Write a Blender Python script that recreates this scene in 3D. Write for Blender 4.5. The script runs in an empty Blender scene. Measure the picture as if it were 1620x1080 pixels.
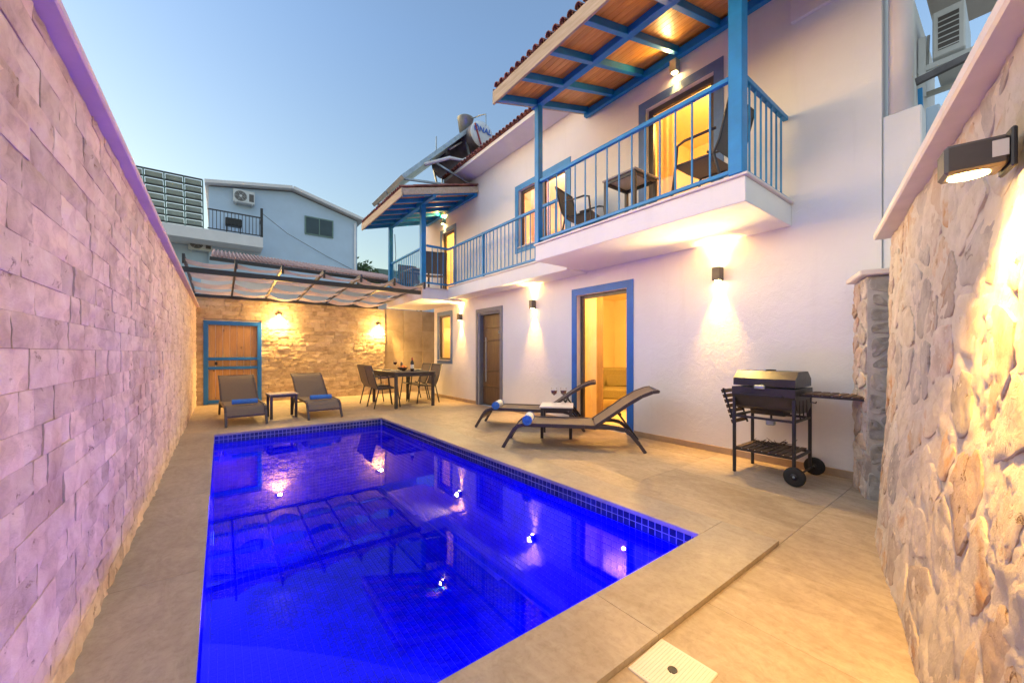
import bpy, bmesh, math, random
from mathutils import Vector, Matrix, noise
random.seed(7)
R = math.radians
S = bpy.context.scene
col = S.collection

# ------------------------------------------------------------------ camera
cam_d = bpy.data.cameras.new('camera'); cam = bpy.data.objects.new('camera', cam_d); col.objects.link(cam)
cam.location = (0, 0, 1.15); cam.rotation_euler = (R(90), 0, -math.atan2(461, 609))
cam_d.sensor_width = 36; cam_d.sensor_fit = 'HORIZONTAL'; cam_d.lens = 36 * 609 / 1620
cam_d.shift_y = 18 / 1620; cam_d.clip_start = 0.02; cam_d.clip_end = 3000
S.camera = cam
# ------------------------------------------------------------------ sky, sun, exposure
SUN_EL, SUN_AZ = 7.0, -48.0          # azimuth counted from +Y towards +X
W = bpy.data.worlds.new('World'); S.world = W; W.use_nodes = True
wn = W.node_tree; wn.nodes.clear()
wo = wn.nodes.new('ShaderNodeOutputWorld'); wb = wn.nodes.new('ShaderNodeBackground')
sk = wn.nodes.new('ShaderNodeTexSky'); sk.sky_type = 'NISHITA'; sk.sun_disc = False
sk.sun_elevation = R(SUN_EL); sk.sun_rotation = R(SUN_AZ); sk.altitude = 0
sk.air_density = 1.0; sk.dust_density = 1.2; sk.ozone_density = 3.0
wb.inputs['Strength'].default_value = 0.102
hs_ = wn.nodes.new('ShaderNodeHueSaturation'); hs_.inputs['Saturation'].default_value = .86
wn.links.new(sk.outputs[0], hs_.inputs['Color']); tc0 = wn.nodes.new('ShaderNodeTexCoord'); sx0 = wn.nodes.new('ShaderNodeSeparateXYZ'); rp0 = wn.nodes.new('ShaderNodeValToRGB'); mm0 = wn.nodes.new('ShaderNodeMix')
mm0.data_type = 'RGBA'; mm0.blend_type = 'MULTIPLY'; mm0.inputs[0].default_value = 1
rp0.color_ramp.elements[0].color = (1.06, .80, .45, 1); rp0.color_ramp.elements[1].color = (1, 1, 1, 1); rp0.color_ramp.elements[1].position = .62   # dusty dusk haze low in the sky, the same all round
wn.links.new(tc0.outputs['Generated'], sx0.inputs[0]); wn.links.new(sx0.outputs['Z'], rp0.inputs[0]); wn.links.new(hs_.outputs[0], mm0.inputs[6]); wn.links.new(rp0.outputs[0], mm0.inputs[7])
wn.links.new(mm0.outputs[2], wb.inputs[0]); wn.links.new(wb.outputs[0], wo.inputs[0])
sun_d = bpy.data.lights.new('sun', 'SUN'); sun_d.energy = 0.26; sun_d.angle = R(130); sun_d.color = (1.0, 0.96, 0.86)
sun = bpy.data.objects.new('sun', sun_d); col.objects.link(sun)
az, el = R(-100), R(68)
sun.rotation_euler = Vector((-math.sin(az) * math.cos(el), -math.cos(az) * math.cos(el), -math.sin(el))).to_track_quat('-Z', 'Y').to_euler()
vs = S.view_settings; vs.view_transform = 'Standard'; vs.look = 'None'; vs.exposure = 2.3; vs.gamma = 1.0; vs.use_curve_mapping = False
S.cycles.use_denoising = True
S.cycles.max_bounces = 8; S.cycles.transparent_max_bounces = 16; S.cycles.sample_clamp_indirect = 6.0
S.cycles.caustics_reflective = False; S.cycles.caustics_refractive = False
WARM = (1.0, 0.51, 0.10)

# ------------------------------------------------------------------ helpers
class MB:
    def __init__(s): s.v = []; s.f = []
    def add(s, vs_, fs):
        o = len(s.v); s.v += [tuple(p) for p in vs_]; s.f += [tuple(i + o for i in q) for q in fs]; return s
    def box(s, x0, x1, y0, y1, z0, z1, m=None):
        p = [(x, y, z) for x in (x0, x1) for y in (y0, y1) for z in (z0, z1)]
        if m: p = [m @ Vector(q) for q in p]
        return s.add(p, [(0, 1, 3, 2), (4, 6, 7, 5), (0, 4, 5, 1), (2, 3, 7, 6), (0, 2, 6, 4), (1, 5, 7, 3)])
    def cbox(s, x0, x1, y0, y1, z0, z1, b=.004, m=None):      # chamfered box
        lo = (x0, y0, z0); hi = (x1, y1, z1); vs_ = []; idx = {}
        for cx in (0, 1):
            for cy in (0, 1):
                for cz in (0, 1):
                    c = (cx, cy, cz)
                    for a in range(3):
                        p = [0, 0, 0]
                        for k in range(3):
                            e = hi[k] if c[k] else lo[k]
                            p[k] = e if k == a else e + (-b if c[k] else b)
                        idx[(c, a)] = len(vs_); vs_.append(p)
        fs = []
        for a in range(3):
            o1, o2 = [k for k in range(3) if k != a]
            for sd in (0, 1):
                q = []
                for u, w in ((0, 0), (1, 0), (1, 1), (0, 1)):
                    c = [0, 0, 0]; c[a] = sd; c[o1] = u; c[o2] = w; q.append(idx[(tuple(c), a)])
                fs.append(q)
            for u in (0, 1):
                for w in (0, 1):
                    c0 = [0, 0, 0]; c0[o1] = u; c0[o2] = w; c1 = list(c0); c1[a] = 1
                    fs.append([idx[(tuple(c0), o1)], idx[(tuple(c1), o1)], idx[(tuple(c1), o2)], idx[(tuple(c0), o2)]])
        for cx in (0, 1):
            for cy in (0, 1):
                for cz in (0, 1):
                    fs.append([idx[((cx, cy, cz), a)] for a in range(3)])
        if m: vs_ = [m @ Vector(q) for q in vs_]
        return s.add(vs_, fs)
    def bar(s, p, q, w, h, up=(0, 0, 1), b=0):                # rectangular bar between two points
        p = Vector(p); q = Vector(q); d = q - p; L = d.length; x = d / L; u = Vector(up)
        if abs(x.dot(u)) > .99: u = Vector((0, 1, 0))
        y = u.cross(x).normalized(); z = x.cross(y)
        m = Matrix.Translation(p) @ Matrix((x, y, z)).transposed().to_4x4()
        return s.cbox(0, L, -w / 2, w / 2, -h / 2, h / 2, b, m) if b else s.box(0, L, -w / 2, w / 2, -h / 2, h / 2, m)
    def tube(s, pts, r, n=8, cap=True):
        pts = [Vector(p) for p in pts]; rs = r if isinstance(r, (list, tuple)) else [r] * len(pts)
        vs_ = []; fs = []; prev = None
        for i, p in enumerate(pts):
            t = (pts[min(i + 1, len(pts) - 1)] - pts[max(i - 1, 0)]).normalized()
            if prev is None:
                a = Vector((0, 0, 1)) if abs(t.z) < .9 else Vector((1, 0, 0)); u = t.cross(a).normalized()
            else: u = (prev - t * prev.dot(t)).normalized()
            prev = u; w = t.cross(u)
            for k in range(n):
                an = 2 * math.pi * k / n; vs_.append(p + (u * math.cos(an) + w * math.sin(an)) * rs[i])
        for i in range(len(pts) - 1):
            for k in range(n):
                fs.append((i * n + k, i * n + (k + 1) % n, (i + 1) * n + (k + 1) % n, (i + 1) * n + k))
        if cap: fs.append(tuple(range(n))[::-1]); fs.append(tuple((len(pts) - 1) * n + k for k in range(n)))
        return s.add(vs_, fs)
    def lathe(s, prof, n=20, m=None):                        # profile of (r, z)
        vs_ = []; fs = []
        for r, z in prof:
            for k in range(n):
                a = 2 * math.pi * k / n; vs_.append((r * math.cos(a), r * math.sin(a), z))
        for i in range(len(prof) - 1):
            for k in range(n): fs.append((i * n + k, i * n + (k + 1) % n, (i + 1) * n + (k + 1) % n, (i + 1) * n + k))
        if m: vs_ = [m @ Vector(q) for q in vs_]
        return s.add(vs_, fs)
    def strip(s, rows):                                      # grid from rows of points
        n = len(rows[0]); vs_ = [p for r in rows for p in r]; fs = []
        for i in range(len(rows) - 1):
            for k in range(n - 1): fs.append((i * n + k, i * n + k + 1, (i + 1) * n + k + 1, (i + 1) * n + k))
        return s.add(vs_, fs)
    def prism(s, poly, d0, d1, m=None, axis='z'):            # polygon extruded
        n = len(poly)
        if axis == 'z': a = [(x, y, d0) for x, y in poly] + [(x, y, d1) for x, y in poly]
        elif axis == 'y': a = [(x, d0, y) for x, y in poly] + [(x, d1, y) for x, y in poly]
        else: a = [(d0, x, y) for x, y in poly] + [(d1, x, y) for x, y in poly]
        if m: a = [m @ Vector(q) for q in a]
        return s.add(a, [tuple(range(n))[::-1], tuple(range(n, 2 * n))] + [(k, (k + 1) % n, n + (k + 1) % n, n + k) for k in range(n)])
    def mesh(s, name, mat, smooth=False):
        me = bpy.data.meshes.new(name); me.from_pydata(s.v, [], s.f); me.update()
        bm = bmesh.new(); bm.from_mesh(me); bmesh.ops.recalc_face_normals(bm, faces=bm.faces); bm.to_mesh(me); bm.free()
        if smooth is True: me.shade_smooth()
        elif smooth:
            me.shade_smooth(); me.set_sharp_from_angle(angle=R(smooth))
        if mat: me.materials.append(mat)
        return me
    def build(s, name, mat, parent=None, smooth=False, **kw):
        return link(name, s.mesh(name, mat, smooth), parent, **kw)

def link(name, data, parent=None, label=None, cat=None, group=None, kind=None, mw=None):
    o = bpy.data.objects.new(name, data); col.objects.link(o)
    if parent: o.parent = parent
    if mw is not None: o.matrix_basis = mw
    return tag(o, label, cat, group, kind)
def tag(o, label=None, cat=None, group=None, kind=None):
    if label: o['label'] = label
    if cat: o['category'] = cat
    if group: o['group'] = group
    if kind: o['kind'] = kind
    return o
def thing(name, label, cat, loc=(0, 0, 0), rz=0, group=None):
    o = bpy.data.objects.new(name, None); col.objects.link(o); o.location = loc; o.rotation_euler = (0, 0, rz)
    o.empty_display_size = .1
    return tag(o, label, cat, group)
def copy_tree(o, loc, rz=0, label=None, group=None, parent=None):
    c = o.copy(); col.objects.link(c)
    if parent: c.parent = parent
    else:
        c.location = loc; c.rotation_euler = (0, 0, rz)
        if label: c['label'] = label
        if group: c['group'] = group
    for ch in list(o.children): copy_tree(ch, None, parent=c)
    return c

# ------------------------------------------------------------------ materials
def nt(name):
    m = bpy.data.materials.new(name); m.use_nodes = True; t = m.node_tree; b = t.nodes['Principled BSDF']; return m, t, b
def N(t, typ, **kw):
    n = t.nodes.new(typ)
    for k, v in kw.items():
        if k in n.inputs: n.inputs[k].default_value = v
        else: setattr(n, k, v)
    return n
def pos(t, scale=(1, 1, 1), jitter=False):
    g = N(t, 'ShaderNodeNewGeometry'); mp = N(t, 'ShaderNodeMapping'); mp.inputs['Scale'].default_value = scale
    src = g.outputs['Position']
    if jitter:
        oi = N(t, 'ShaderNodeObjectInfo'); mu = N(t, 'ShaderNodeMath', operation='MULTIPLY'); mu.inputs[1].default_value = 37.0
        t.links.new(oi.outputs['Random'], mu.inputs[0]); ad = N(t, 'ShaderNodeVectorMath', operation='ADD')
        t.links.new(src, ad.inputs[0]); t.links.new(mu.outputs[0], ad.inputs[1]); src = ad.outputs[0]
    t.links.new(src, mp.inputs[0]); return mp.outputs[0]
def ramp(t, fac, stops):
    r = N(t, 'ShaderNodeValToRGB'); e = r.color_ramp.elements
    while len(e) > 1: e.remove(e[-1])
    e[0].position = stops[0][0]; e[0].color = (*stops[0][1], 1)
    for p, c in stops[1:]: x = e.new(p); x.color = (*c, 1)
    t.links.new(fac, r.inputs[0]); return r.outputs[0]
def mixc(t, fac, a, b, typ='MIX'):
    m = N(t, 'ShaderNodeMix', data_type='RGBA', blend_type=typ)
    for sck, v in ((0, fac), (6, a), (7, b)):
        if hasattr(v, 'is_linked') or hasattr(v, 'links'): t.links.new(v, m.inputs[sck])
        elif isinstance(v, (int, float)): m.inputs[sck].default_value = v
        else: m.inputs[sck].default_value = (*v, 1)
    return m.outputs[2]
def noi(t, v, scale, detail=4, rough=.55, dist=0):
    n = N(t, 'ShaderNodeTexNoise'); n.inputs['Scale'].default_value = scale; n.inputs['Detail'].default_value = detail
    n.inputs['Roughness'].default_value = rough; n.inputs['Distortion'].default_value = dist; t.links.new(v, n.inputs['Vector']); return n.outputs['Fac']
def bump(t, b, h, strength=.3, dist=.01):
    n = N(t, 'ShaderNodeBump'); n.inputs['Strength'].default_value = strength; n.inputs['Distance'].default_value = dist
    t.links.new(h, n.inputs['Height'])
    t.links.new(n.outputs[0], b.inputs['Normal'])
def hsvrand(t, c, amt):
    oi = N(t, 'ShaderNodeObjectInfo'); mr = N(t, 'ShaderNodeMapRange'); mr.inputs[3].default_value = 1 - amt; mr.inputs[4].default_value = 1 + amt
    t.links.new(oi.outputs['Random'], mr.inputs[0]); h = N(t, 'ShaderNodeHueSaturation'); t.links.new(mr.outputs[0], h.inputs['Value']); t.links.new(c, h.inputs['Color']); return h.outputs[0]
def M(name, c, rough=.5, metal=0, ns=6, na=.12, bs=None, bd=.002, bst=.3, rand=0, spec=.5, coat=0):
    m, t, b = nt(name); v = pos(t)
    f = noi(t, v, ns, 5, .6); lo = tuple(x * (1 - na) for x in c); hi = tuple(min(1, x * (1 + na)) for x in c)
    cc = ramp(t, f, [(.3, lo), (.7, hi)])
    if rand: cc = hsvrand(t, cc, rand)
    t.links.new(cc, b.inputs['Base Color']); b.inputs['Metallic'].default_value = metal
    rr = N(t, 'ShaderNodeMapRange'); rr.inputs[3].default_value = max(0, rough - .08); rr.inputs[4].default_value = min(1, rough + .08)
    t.links.new(noi(t, v, ns * 3, 3), rr.inputs[0]); t.links.new(rr.outputs[0], b.inputs['Roughness'])
    b.inputs['Specular IOR Level'].default_value = spec
    if coat: b.inputs['Coat Weight'].default_value = coat
    if bs: bump(t, b, noi(t, v, bs, 4), bst, bd)
    return m
def emis(name, c, s):
    m, t, b = nt(name); b.inputs['Base Color'].default_value = (*c, 1); b.inputs['Emission Color'].default_value = (*c, 1); b.inputs['Emission Strength'].default_value = s; return m
def stone_mat(name, c0, c1, c2, pit=(.16, .1, .06), ns=5.0, bd=.012, rand=.14, rust=None, pitlim=.66, psc=17, pdist=.6, wash=0):
    m, t, b = nt(name); v = pos(t, jitter=True)
    f = noi(t, v, ns, 8, .65, .4); cc = ramp(t, f, [(.28, c0), (.5, c1), (.72, c2)])
    if rust:
        rf = ramp(t, noi(t, v, 3.1, 5, .6, .8), [(.56, (0, 0, 0)), (.68, (1, 1, 1))]); cc = mixc(t, rf, cc, rust)
    pf = noi(t, v, psc, 5, .75, pdist); pm = ramp(t, pf, [(pitlim - .04, (0, 0, 0)), (pitlim + .05, (1, 1, 1))]); cc = mixc(t, pm, cc, pit)
    if wash: cc = mixc(t, wash, cc, ramp(t, noi(t, pos(t), 1.7, 5, .6, .6), [(.34, (.80, .72, .66)), (.5, (1, 1, 1)), (.66, (1.08, 1.06, 1.03))]), 'MULTIPLY')
    cc = hsvrand(t, cc, rand)
    t.links.new(cc, b.inputs['Base Color']); b.inputs['Roughness'].default_value = .88; b.inputs['Specular IOR Level'].default_value = .25
    h1 = noi(t, v, 18, 10, .78, .4); sb = N(t, 'ShaderNodeMath', operation='SUBTRACT'); t.links.new(h1, sb.inputs[0]); t.links.new(pm, sb.inputs[1])
    bump(t, b, sb.outputs[0], .75, bd)
    return m

m_trav = stone_mat('split_travertine', (.48, .345, .28), (.73, .57, .48), (.84, .71, .61), pit=(.36, .22, .15), ns=7, bd=.015, rand=.15, pitlim=.67, psc=11, pdist=.1, wash=.9)
m_backstone = stone_mat('split_limestone', (.33, .235, .15), (.50, .38, .26), (.60, .48, .35), ns=5, bd=.016, rand=.16)
m_rubble = stone_mat('rubble_stone', (.40, .30, .25), (.58, .48, .42), (.68, .60, .55), pit=(.30, .15, .07), ns=6, bd=.022, rand=.2, rust=(.50, .25, .12), pitlim=.68)
m_rubbles = [m_rubble,
    stone_mat('ochre_rubble_stone', (.46, .33, .24), (.60, .46, .36), (.68, .57, .48), pit=(.26, .12, .05), ns=6, bd=.022, rand=.15, rust=(.50, .22, .08), pitlim=.64),
    stone_mat('grey_rubble_stone', (.34, .29, .27), (.50, .44, .41), (.64, .58, .54), pit=(.22, .16, .13), ns=7, bd=.022, rand=.15, pitlim=.66),
    stone_mat('cream_rubble_stone', (.50, .40, .32), (.66, .57, .48), (.76, .69, .62), pit=(.34, .20, .10), ns=6, bd=.022, rand=.1, rust=(.58, .34, .18), pitlim=.66)]
m_pillar2 = stone_mat('dark_grey_stone', (.24, .23, .215), (.37, .35, .33), (.47, .45, .42), pit=(.13, .12, .11), ns=7, bd=.02, rand=.12)
m_pillarmortar = stone_mat('grey_mortar', (.40, .38, .36), (.50, .48, .455), (.58, .555, .53), pit=(.3, .28, .26), ns=8, bd=.008, rand=0, pitlim=.72)
m_mortar = stone_mat('lime_mortar', (.54, .46, .39), (.67, .585, .515), (.74, .665, .60), pit=(.42, .33, .26), ns=7, bd=.024, rand=0, pitlim=.74)
m_pillar = stone_mat('grey_stone', (.27, .25, .23), (.42, .40, .37), (.52, .50, .46), pit=(.16, .15, .14), ns=6, bd=.02, rand=.12)
m_slabstone = stone_mat('smooth_travertine', (.38, .28, .17), (.50, .38, .24), (.56, .45, .30), ns=2.5, bd=.003, rand=.1, pitlim=.72)
def floor_mat(name, dark, mid, lite, rand, along='y'):
    m, t, b = nt(name); v = pos(t, (3.4, 1.3, 1), jitter=True)
    f = noi(t, v, 2.0, 10, .72, 1.6); cc = ramp(t, f, [(.22, dark), (.5, mid), (.78, lite)])
    v2 = pos(t); f2 = noi(t, v2, 5.5, 9, .7, 1.2); cc = mixc(t, ramp(t, f2, [(.35, (.25,) * 3), (.65, (0, 0, 0))]), cc, dark)
    f3 = noi(t, v2, .9, 5, .65, .8); cc = mixc(t, .85, cc, ramp(t, f3, [(.32, (.80, .77, .74)), (.5, (1, 1, 1)), (.68, (1.14, 1.13, 1.12))]), 'MULTIPLY')
    f4 = noi(t, v2, 28, 8, .75, .5); cc = mixc(t, .7, cc, ramp(t, f4, [(.36, (.80, .78, .76)), (.52, (1, 1, 1)), (.7, (1.07, 1.07, 1.07))]), 'MULTIPLY')
    cc = hsvrand(t, cc, rand); t.links.new(cc, b.inputs['Base Color'])
    rr = N(t, 'ShaderNodeMapRange'); rr.inputs[3].default_value = .36; rr.inputs[4].default_value = .62; t.links.new(f2, rr.inputs[0]); t.links.new(rr.outputs[0], b.inputs['Roughness'])
    b.inputs['Specular IOR Level'].default_value = .35
    bump(t, b, noi(t, v2, 60, 5, .7), .25, .0012); return m
m_floor = floor_mat('floor_travertine', (.29, .225, .15), (.43, .345, .25), (.54, .455, .35), .06)
m_coping = floor_mat('coping_travertine', (.30, .245, .19), (.39, .335, .27), (.47, .41, .34), .03)
m_grout = M('floor_grout', (.36, .29, .21), .9)
m_earth = M('dry_ground', (.25, .21, .16), .95, ns=.5, na=.3)
def stucco():
    m, t, b = nt('white_stucco'); v = pos(t)
    cc = ramp(t, noi(t, v, 1.1, 6, .6), [(.3, (.75, .735, .74)), (.7, (.80, .79, .795))])
    st = ramp(t, noi(t, pos(t, (3, 3, .35)), 2.0, 5, .65, .3), [(.56, (0, 0, 0)), (.85, (.3,) * 3)]); cc = mixc(t, st, cc, (.60, .575, .55))
    t.links.new(cc, b.inputs['Base Color']); b.inputs['Roughness'].default_value = .85; b.inputs['Specular IOR Level'].default_value = .2
    ad = N(t, 'ShaderNodeMath', operation='MULTIPLY_ADD'); ad.inputs[1].default_value = 2.5
    t.links.new(noi(t, v, 9, 4, .6, .6), ad.inputs[0]); t.links.new(noi(t, v, 70, 5, .7), ad.inputs[2])
    bump(t, b, ad.outputs[0], .5, .004); return m
m_stucco = stucco()
m_white = M('white_paint', (.74, .72, .72), .6, ns=3, na=.05)
m_blue = M('blue_paint', (.004, .215, .52), .42, ns=5, na=.14, bs=40, bd=.0008)
m_trimblue = M('blue_trim_paint', (.006, .13, .52), .5, ns=4, na=.12)
m_greytrim = M('grey_trim_paint', (.17, .18, .22), .55, ns=6, na=.12)
m_bluegrey = M('faded_blue_trim_paint', (.10, .19, .40), .55, ns=6, na=.15)
m_dark = M('anthracite_metal', (.045, .042, .05), .42, 0, ns=9, na=.2)
m_frame = M('dark_window_frame', (.09, .08, .075), .4, ns=9, na=.15)
m_black = M('black_steel', (.022, .022, .026), .45, ns=10, na=.25)
m_sling = M('taupe_sling_fabric', (.15, .12, .105), .75, ns=160, na=.25, bs=300, bd=.0006)
m_loung = M('bronze_painted_aluminium', (.06, .048, .062), .4, ns=8, na=.15)
m_tabletop = M('grey_stone_laminate', (.34, .31, .31), .35, ns=14, na=.12)
m_towelblue = M('blue_towel', (.05, .19, .62), .95, ns=60, na=.15, bs=220, bd=.003, bst=.8)
m_towelwhite = M('white_towel', (.70, .72, .76), .95, ns=60, na=.06, bs=220, bd=.003, bst=.8)
m_pine = None
def wood(name, a, b_, sc=(1, 9, 9), rough=.45, rand=.12, knots=False):
    m, t, b = nt(name); v = pos(t, sc, jitter=True); f = noi(t, v, 2.2, 7, .6, 1.4); cc = ramp(t, f, [(.3, a), (.7, b_)])
    if knots:
        vo = N(t, 'ShaderNodeTexVoronoi'); vo.inputs['Scale'].default_value = 5.5; t.links.new(pos(t, (1, 1, .6)), vo.inputs['Vector'])
        cc = mixc(t, ramp(t, vo.outputs['Distance'], [(.05, (.8,) * 3), (.13, (0, 0, 0))]), cc, tuple(x * .35 for x in a))
    cc = hsvrand(t, cc, rand); t.links.new(cc, b.inputs['Base Color']); b.inputs['Roughness'].default_value = rough
    bump(t, b, f, .2, .002); return m
m_plank = wood('varnished_pine', (.55, .20, .03), (.75, .36, .085), (9, .8, 9), .38)
m_gatewood = wood('knotty_gate_board', (.36, .19, .075), (.52, .30, .13), (9, 9, .8), .5, .1, True)
m_doorwood = wood('walnut_door', (.10, .055, .028), (.19, .11, .06), (9, 9, .7), .4, .06)
m_fascia = wood('weathered_fascia_board', (.36, .28, .19), (.55, .46, .36), (9, .8, 9), .75, .08)
m_slatwood = wood('charred_slat_wood', (.055, .035, .022), (.15, .09, .05), (2, 8, 8), .6, .2)
m_tile = M('terracotta_roof_tile', (.26, .095, .075), .8, ns=7, na=.35, bs=40, bd=.003, rand=.2)
m_tilepink = M('faded_roof_tile', (.46, .30, .27), .85, ns=6, na=.25, bs=40, bd=.003, rand=.12)
m_neigh = M('neighbour_plaster', (.50, .63, .78), .85, ns=1.5, na=.05, bs=50, bd=.003)
m_room = M('room_wall_paint', (.78, .66, .42), .8, ns=2, na=.04)


m_cushion = M('olive_upholstery', (.24, .20, .085), .9, ns=60, na=.15, bs=200, bd=.002)
m_steel = M('galvanised_steel', (.34, .40, .43), .4, .6, ns=12, na=.2)
m_tank = M('tank_white_shell', (.62, .70, .76), .35, ns=8, na=.05)
m_tankdark = M('shade_toned_tank_jacket', (.16, .15, .16), .5, .4, ns=6, na=.3)  # shade on the tank body is put into this dark tone
m_letter = M('blue_lettering', (.03, .13, .55), .5)
m_rubber = M('black_rubber', (.015, .015, .016), .7, ns=20, na=.2)
m_bbqlid = M('smoked_black_enamel', (.03, .028, .032), .33, ns=6, na=.4)
m_acw = M('ac_casing', (.62, .64, .64), .5, ns=6, na=.05)
m_twig = M('dry_twig', (.07, .05, .035), .9, ns=30, na=.3)
m_plastic = M('white_plastic_lid', (.72, .66, .58), .5, ns=20, na=.04, bs=90, bd=.001)
m_wine = M('red_wine', (.06, .004, .008), .05, spec=.5)
m_plate = M('white_porcelain', (.72, .72, .70), .2, ns=5, na=.02)
m_fruit = M('ripe_fruit', (.55, .17, .04), .45, ns=12, na=.5, rand=.3)
m_bottle = M('dark_bottle_glass', (.012, .014, .010), .08, ns=3, na=.1)
m_labelp = M('paper_label', (.72, .70, .66), .7, ns=30, na=.05)
m_capsule = M('red_capsule_foil', (.30, .02, .025), .35)
m_leaf = M('green_leaves', (.05, .10, .03), .6, ns=3, na=.6, rand=.1)
m_bark = M('tree_bark', (.10, .075, .055), .9, ns=12, na=.3)
m_hill = M('bushy_mountainside', (.10, .13, .15), .95, ns=.05, na=.5)
m_mosaic = M('navy_mosaic_tile', (.004, .006, .70), .22, ns=7, na=.25, rand=.25)
m_rimtile = M('dark_rim_mosaic_tile', (.02, .03, .10), .2, ns=7, na=.3, rand=.35)
m_poolgrout = M('blue_pool_grout', (.34, .25, .82), .8)
m_rimgrout = M('white_rim_grout', (.40, .40, .48), .8)
m_capstone = M('pink_painted_cap', (.62, .47, .52), .6, ns=4, na=.1, bs=30, bd=.002)
m_capwhite = M('white_marble_cap', (.72, .66, .64), .5, ns=5, na=.08, bs=30, bd=.002)
m_skirt = M('travertine_skirting', (.42, .31, .20), .6, ns=8, na=.15)
m_lampglow = emis('warm_lamp_glow', (1.0, .66, .25), 28)
m_poolglow = emis('blue_pool_lamp_glow', (.02, .03, 1.0), 20)
m_greenroof = M('green_sheet_roof', (.16, .25, .22), .7)
m_tarp = M('pale_green_tarpaulin', (.40, .45, .40), .8, ns=3, na=.15)
def cloth_mat(name, c0, c1):
    m, t, b = nt(name); b.inputs['Roughness'].default_value = .9
    tr = N(t, 'ShaderNodeBsdfTranslucent'); mx = N(t, 'ShaderNodeMixShader'); mx.inputs[0].default_value = .5
    t.links.new(b.outputs[0], mx.inputs[1]); t.links.new(tr.outputs[0], mx.inputs[2])
    cc = ramp(t, noi(t, pos(t), 4, 5), [(.3, c0), (.7, c1)]); t.links.new(cc, b.inputs['Base Color']); t.links.new(cc, tr.inputs['Color'])
    t.links.new(mx.outputs[0], t.nodes['Material Output'].inputs[0]); return m
m_cloth = cloth_mat('sheer_canopy_cloth', (.56, .41, .34), (.70, .54, .45))
m_curtain = cloth_mat('cream_curtain', (.70, .56, .36), (.78, .64, .44))
m_foldcurtain = cloth_mat('ochre_curtain', (.50, .33, .14), (.58, .40, .18))
m_pinkcurtain = cloth_mat('salmon_curtain', (.70, .40, .30), (.76, .48, .38))
def schlick(t, f0, normal=None):
    lw_ = N(t, 'ShaderNodeLayerWeight'); lw_.inputs['Blend'].default_value = .5
    if normal: t.links.new(normal, lw_.inputs['Normal'])
    pw = N(t, 'ShaderNodeMath', operation='POWER'); pw.inputs[1].default_value = 5; t.links.new(lw_.outputs['Facing'], pw.inputs[0])
    ma = N(t, 'ShaderNodeMath', operation='MULTIPLY_ADD'); ma.inputs[1].default_value = 1 - f0; ma.inputs[2].default_value = f0; t.links.new(pw.outputs[0], ma.inputs[0]); return ma.outputs[0]
def glass_mat(name, tint=(1, 1, 1), lo=.04):
    m, t, b = nt(name); t.nodes.remove(b); tr = N(t, 'ShaderNodeBsdfTransparent'); tr.inputs[0].default_value = (*tint, 1)
    gl = N(t, 'ShaderNodeBsdfGlossy'); gl.inputs['Roughness'].default_value = .02
    mx = N(t, 'ShaderNodeMixShader')
    t.links.new(schlick(t, .04), mx.inputs[0]); t.links.new(tr.outputs[0], mx.inputs[1]); t.links.new(gl.outputs[0], mx.inputs[2])
    t.links.new(mx.outputs[0], t.nodes['Material Output'].inputs[0]); return m
m_glass = glass_mat('clear_glass')
m_darkglass = M('dark_window_glass', (.03, .05, .06), .08, ns=2, na=.2)
def water_mat():
    m, t, b = nt('pool_water'); t.nodes.remove(b); v = pos(t)
    tr = N(t, 'ShaderNodeBsdfTransparent'); tr.inputs[0].default_value = (.25, .28, .8, 1)
    gl = N(t, 'ShaderNodeBsdfGlossy'); gl.inputs['Roughness'].default_value = .0; gl.inputs['Color'].default_value = (.50, .42, .60, 1)
    mx = N(t, 'ShaderNodeMixShader')
    bp = N(t, 'ShaderNodeBump'); bp.inputs['Strength'].default_value = .03; bp.inputs['Distance'].default_value = .004
    t.links.new(noi(t, v, 5.0, 2, .4, .3), bp.inputs['Height']); t.links.new(bp.outputs[0], gl.inputs['Normal'])
    t.links.new(schlick(t, .022, bp.outputs[0]), mx.inputs[0]); t.links.new(tr.outputs[0], mx.inputs[1]); t.links.new(gl.outputs[0], mx.inputs[2])
    t.links.new(mx.outputs[0], t.nodes['Material Output'].inputs[0]); return m
m_water = water_mat()

def spot(name, loc, target, power, ang, blend=.6, c=WARM, size=.02, parent=None):
    d = bpy.data.lights.new(name, 'SPOT'); d.energy = power; d.spot_size = R(ang); d.spot_blend = blend; d.color = c; d.shadow_soft_size = size
    o = bpy.data.objects.new(name, d); col.objects.link(o); o.location = loc
    o.rotation_euler = (Vector(target) - Vector(loc)).to_track_quat('-Z', 'Y').to_euler()
    if parent: o.parent = parent; o.matrix_parent_inverse = parent.matrix_basis.inverted()
    return o
def point(name, loc, power, c=WARM, size=.08):
    d = bpy.data.lights.new(name, 'POINT'); d.energy = power; d.color = c; d.shadow_soft_size = size
    o = bpy.data.objects.new(name, d); col.objects.link(o); o.location = loc; return o
def area(name, loc, sx, sy, power, c=WARM, rot=(0, 0, 0)):
    d = bpy.data.lights.new(name, 'AREA'); d.energy = power; d.color = c; d.shape = 'RECTANGLE'; d.size = sx; d.size_y = sy
    o = bpy.data.objects.new(name, d); col.objects.link(o); o.location = loc; o.rotation_euler = rot; return o

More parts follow.
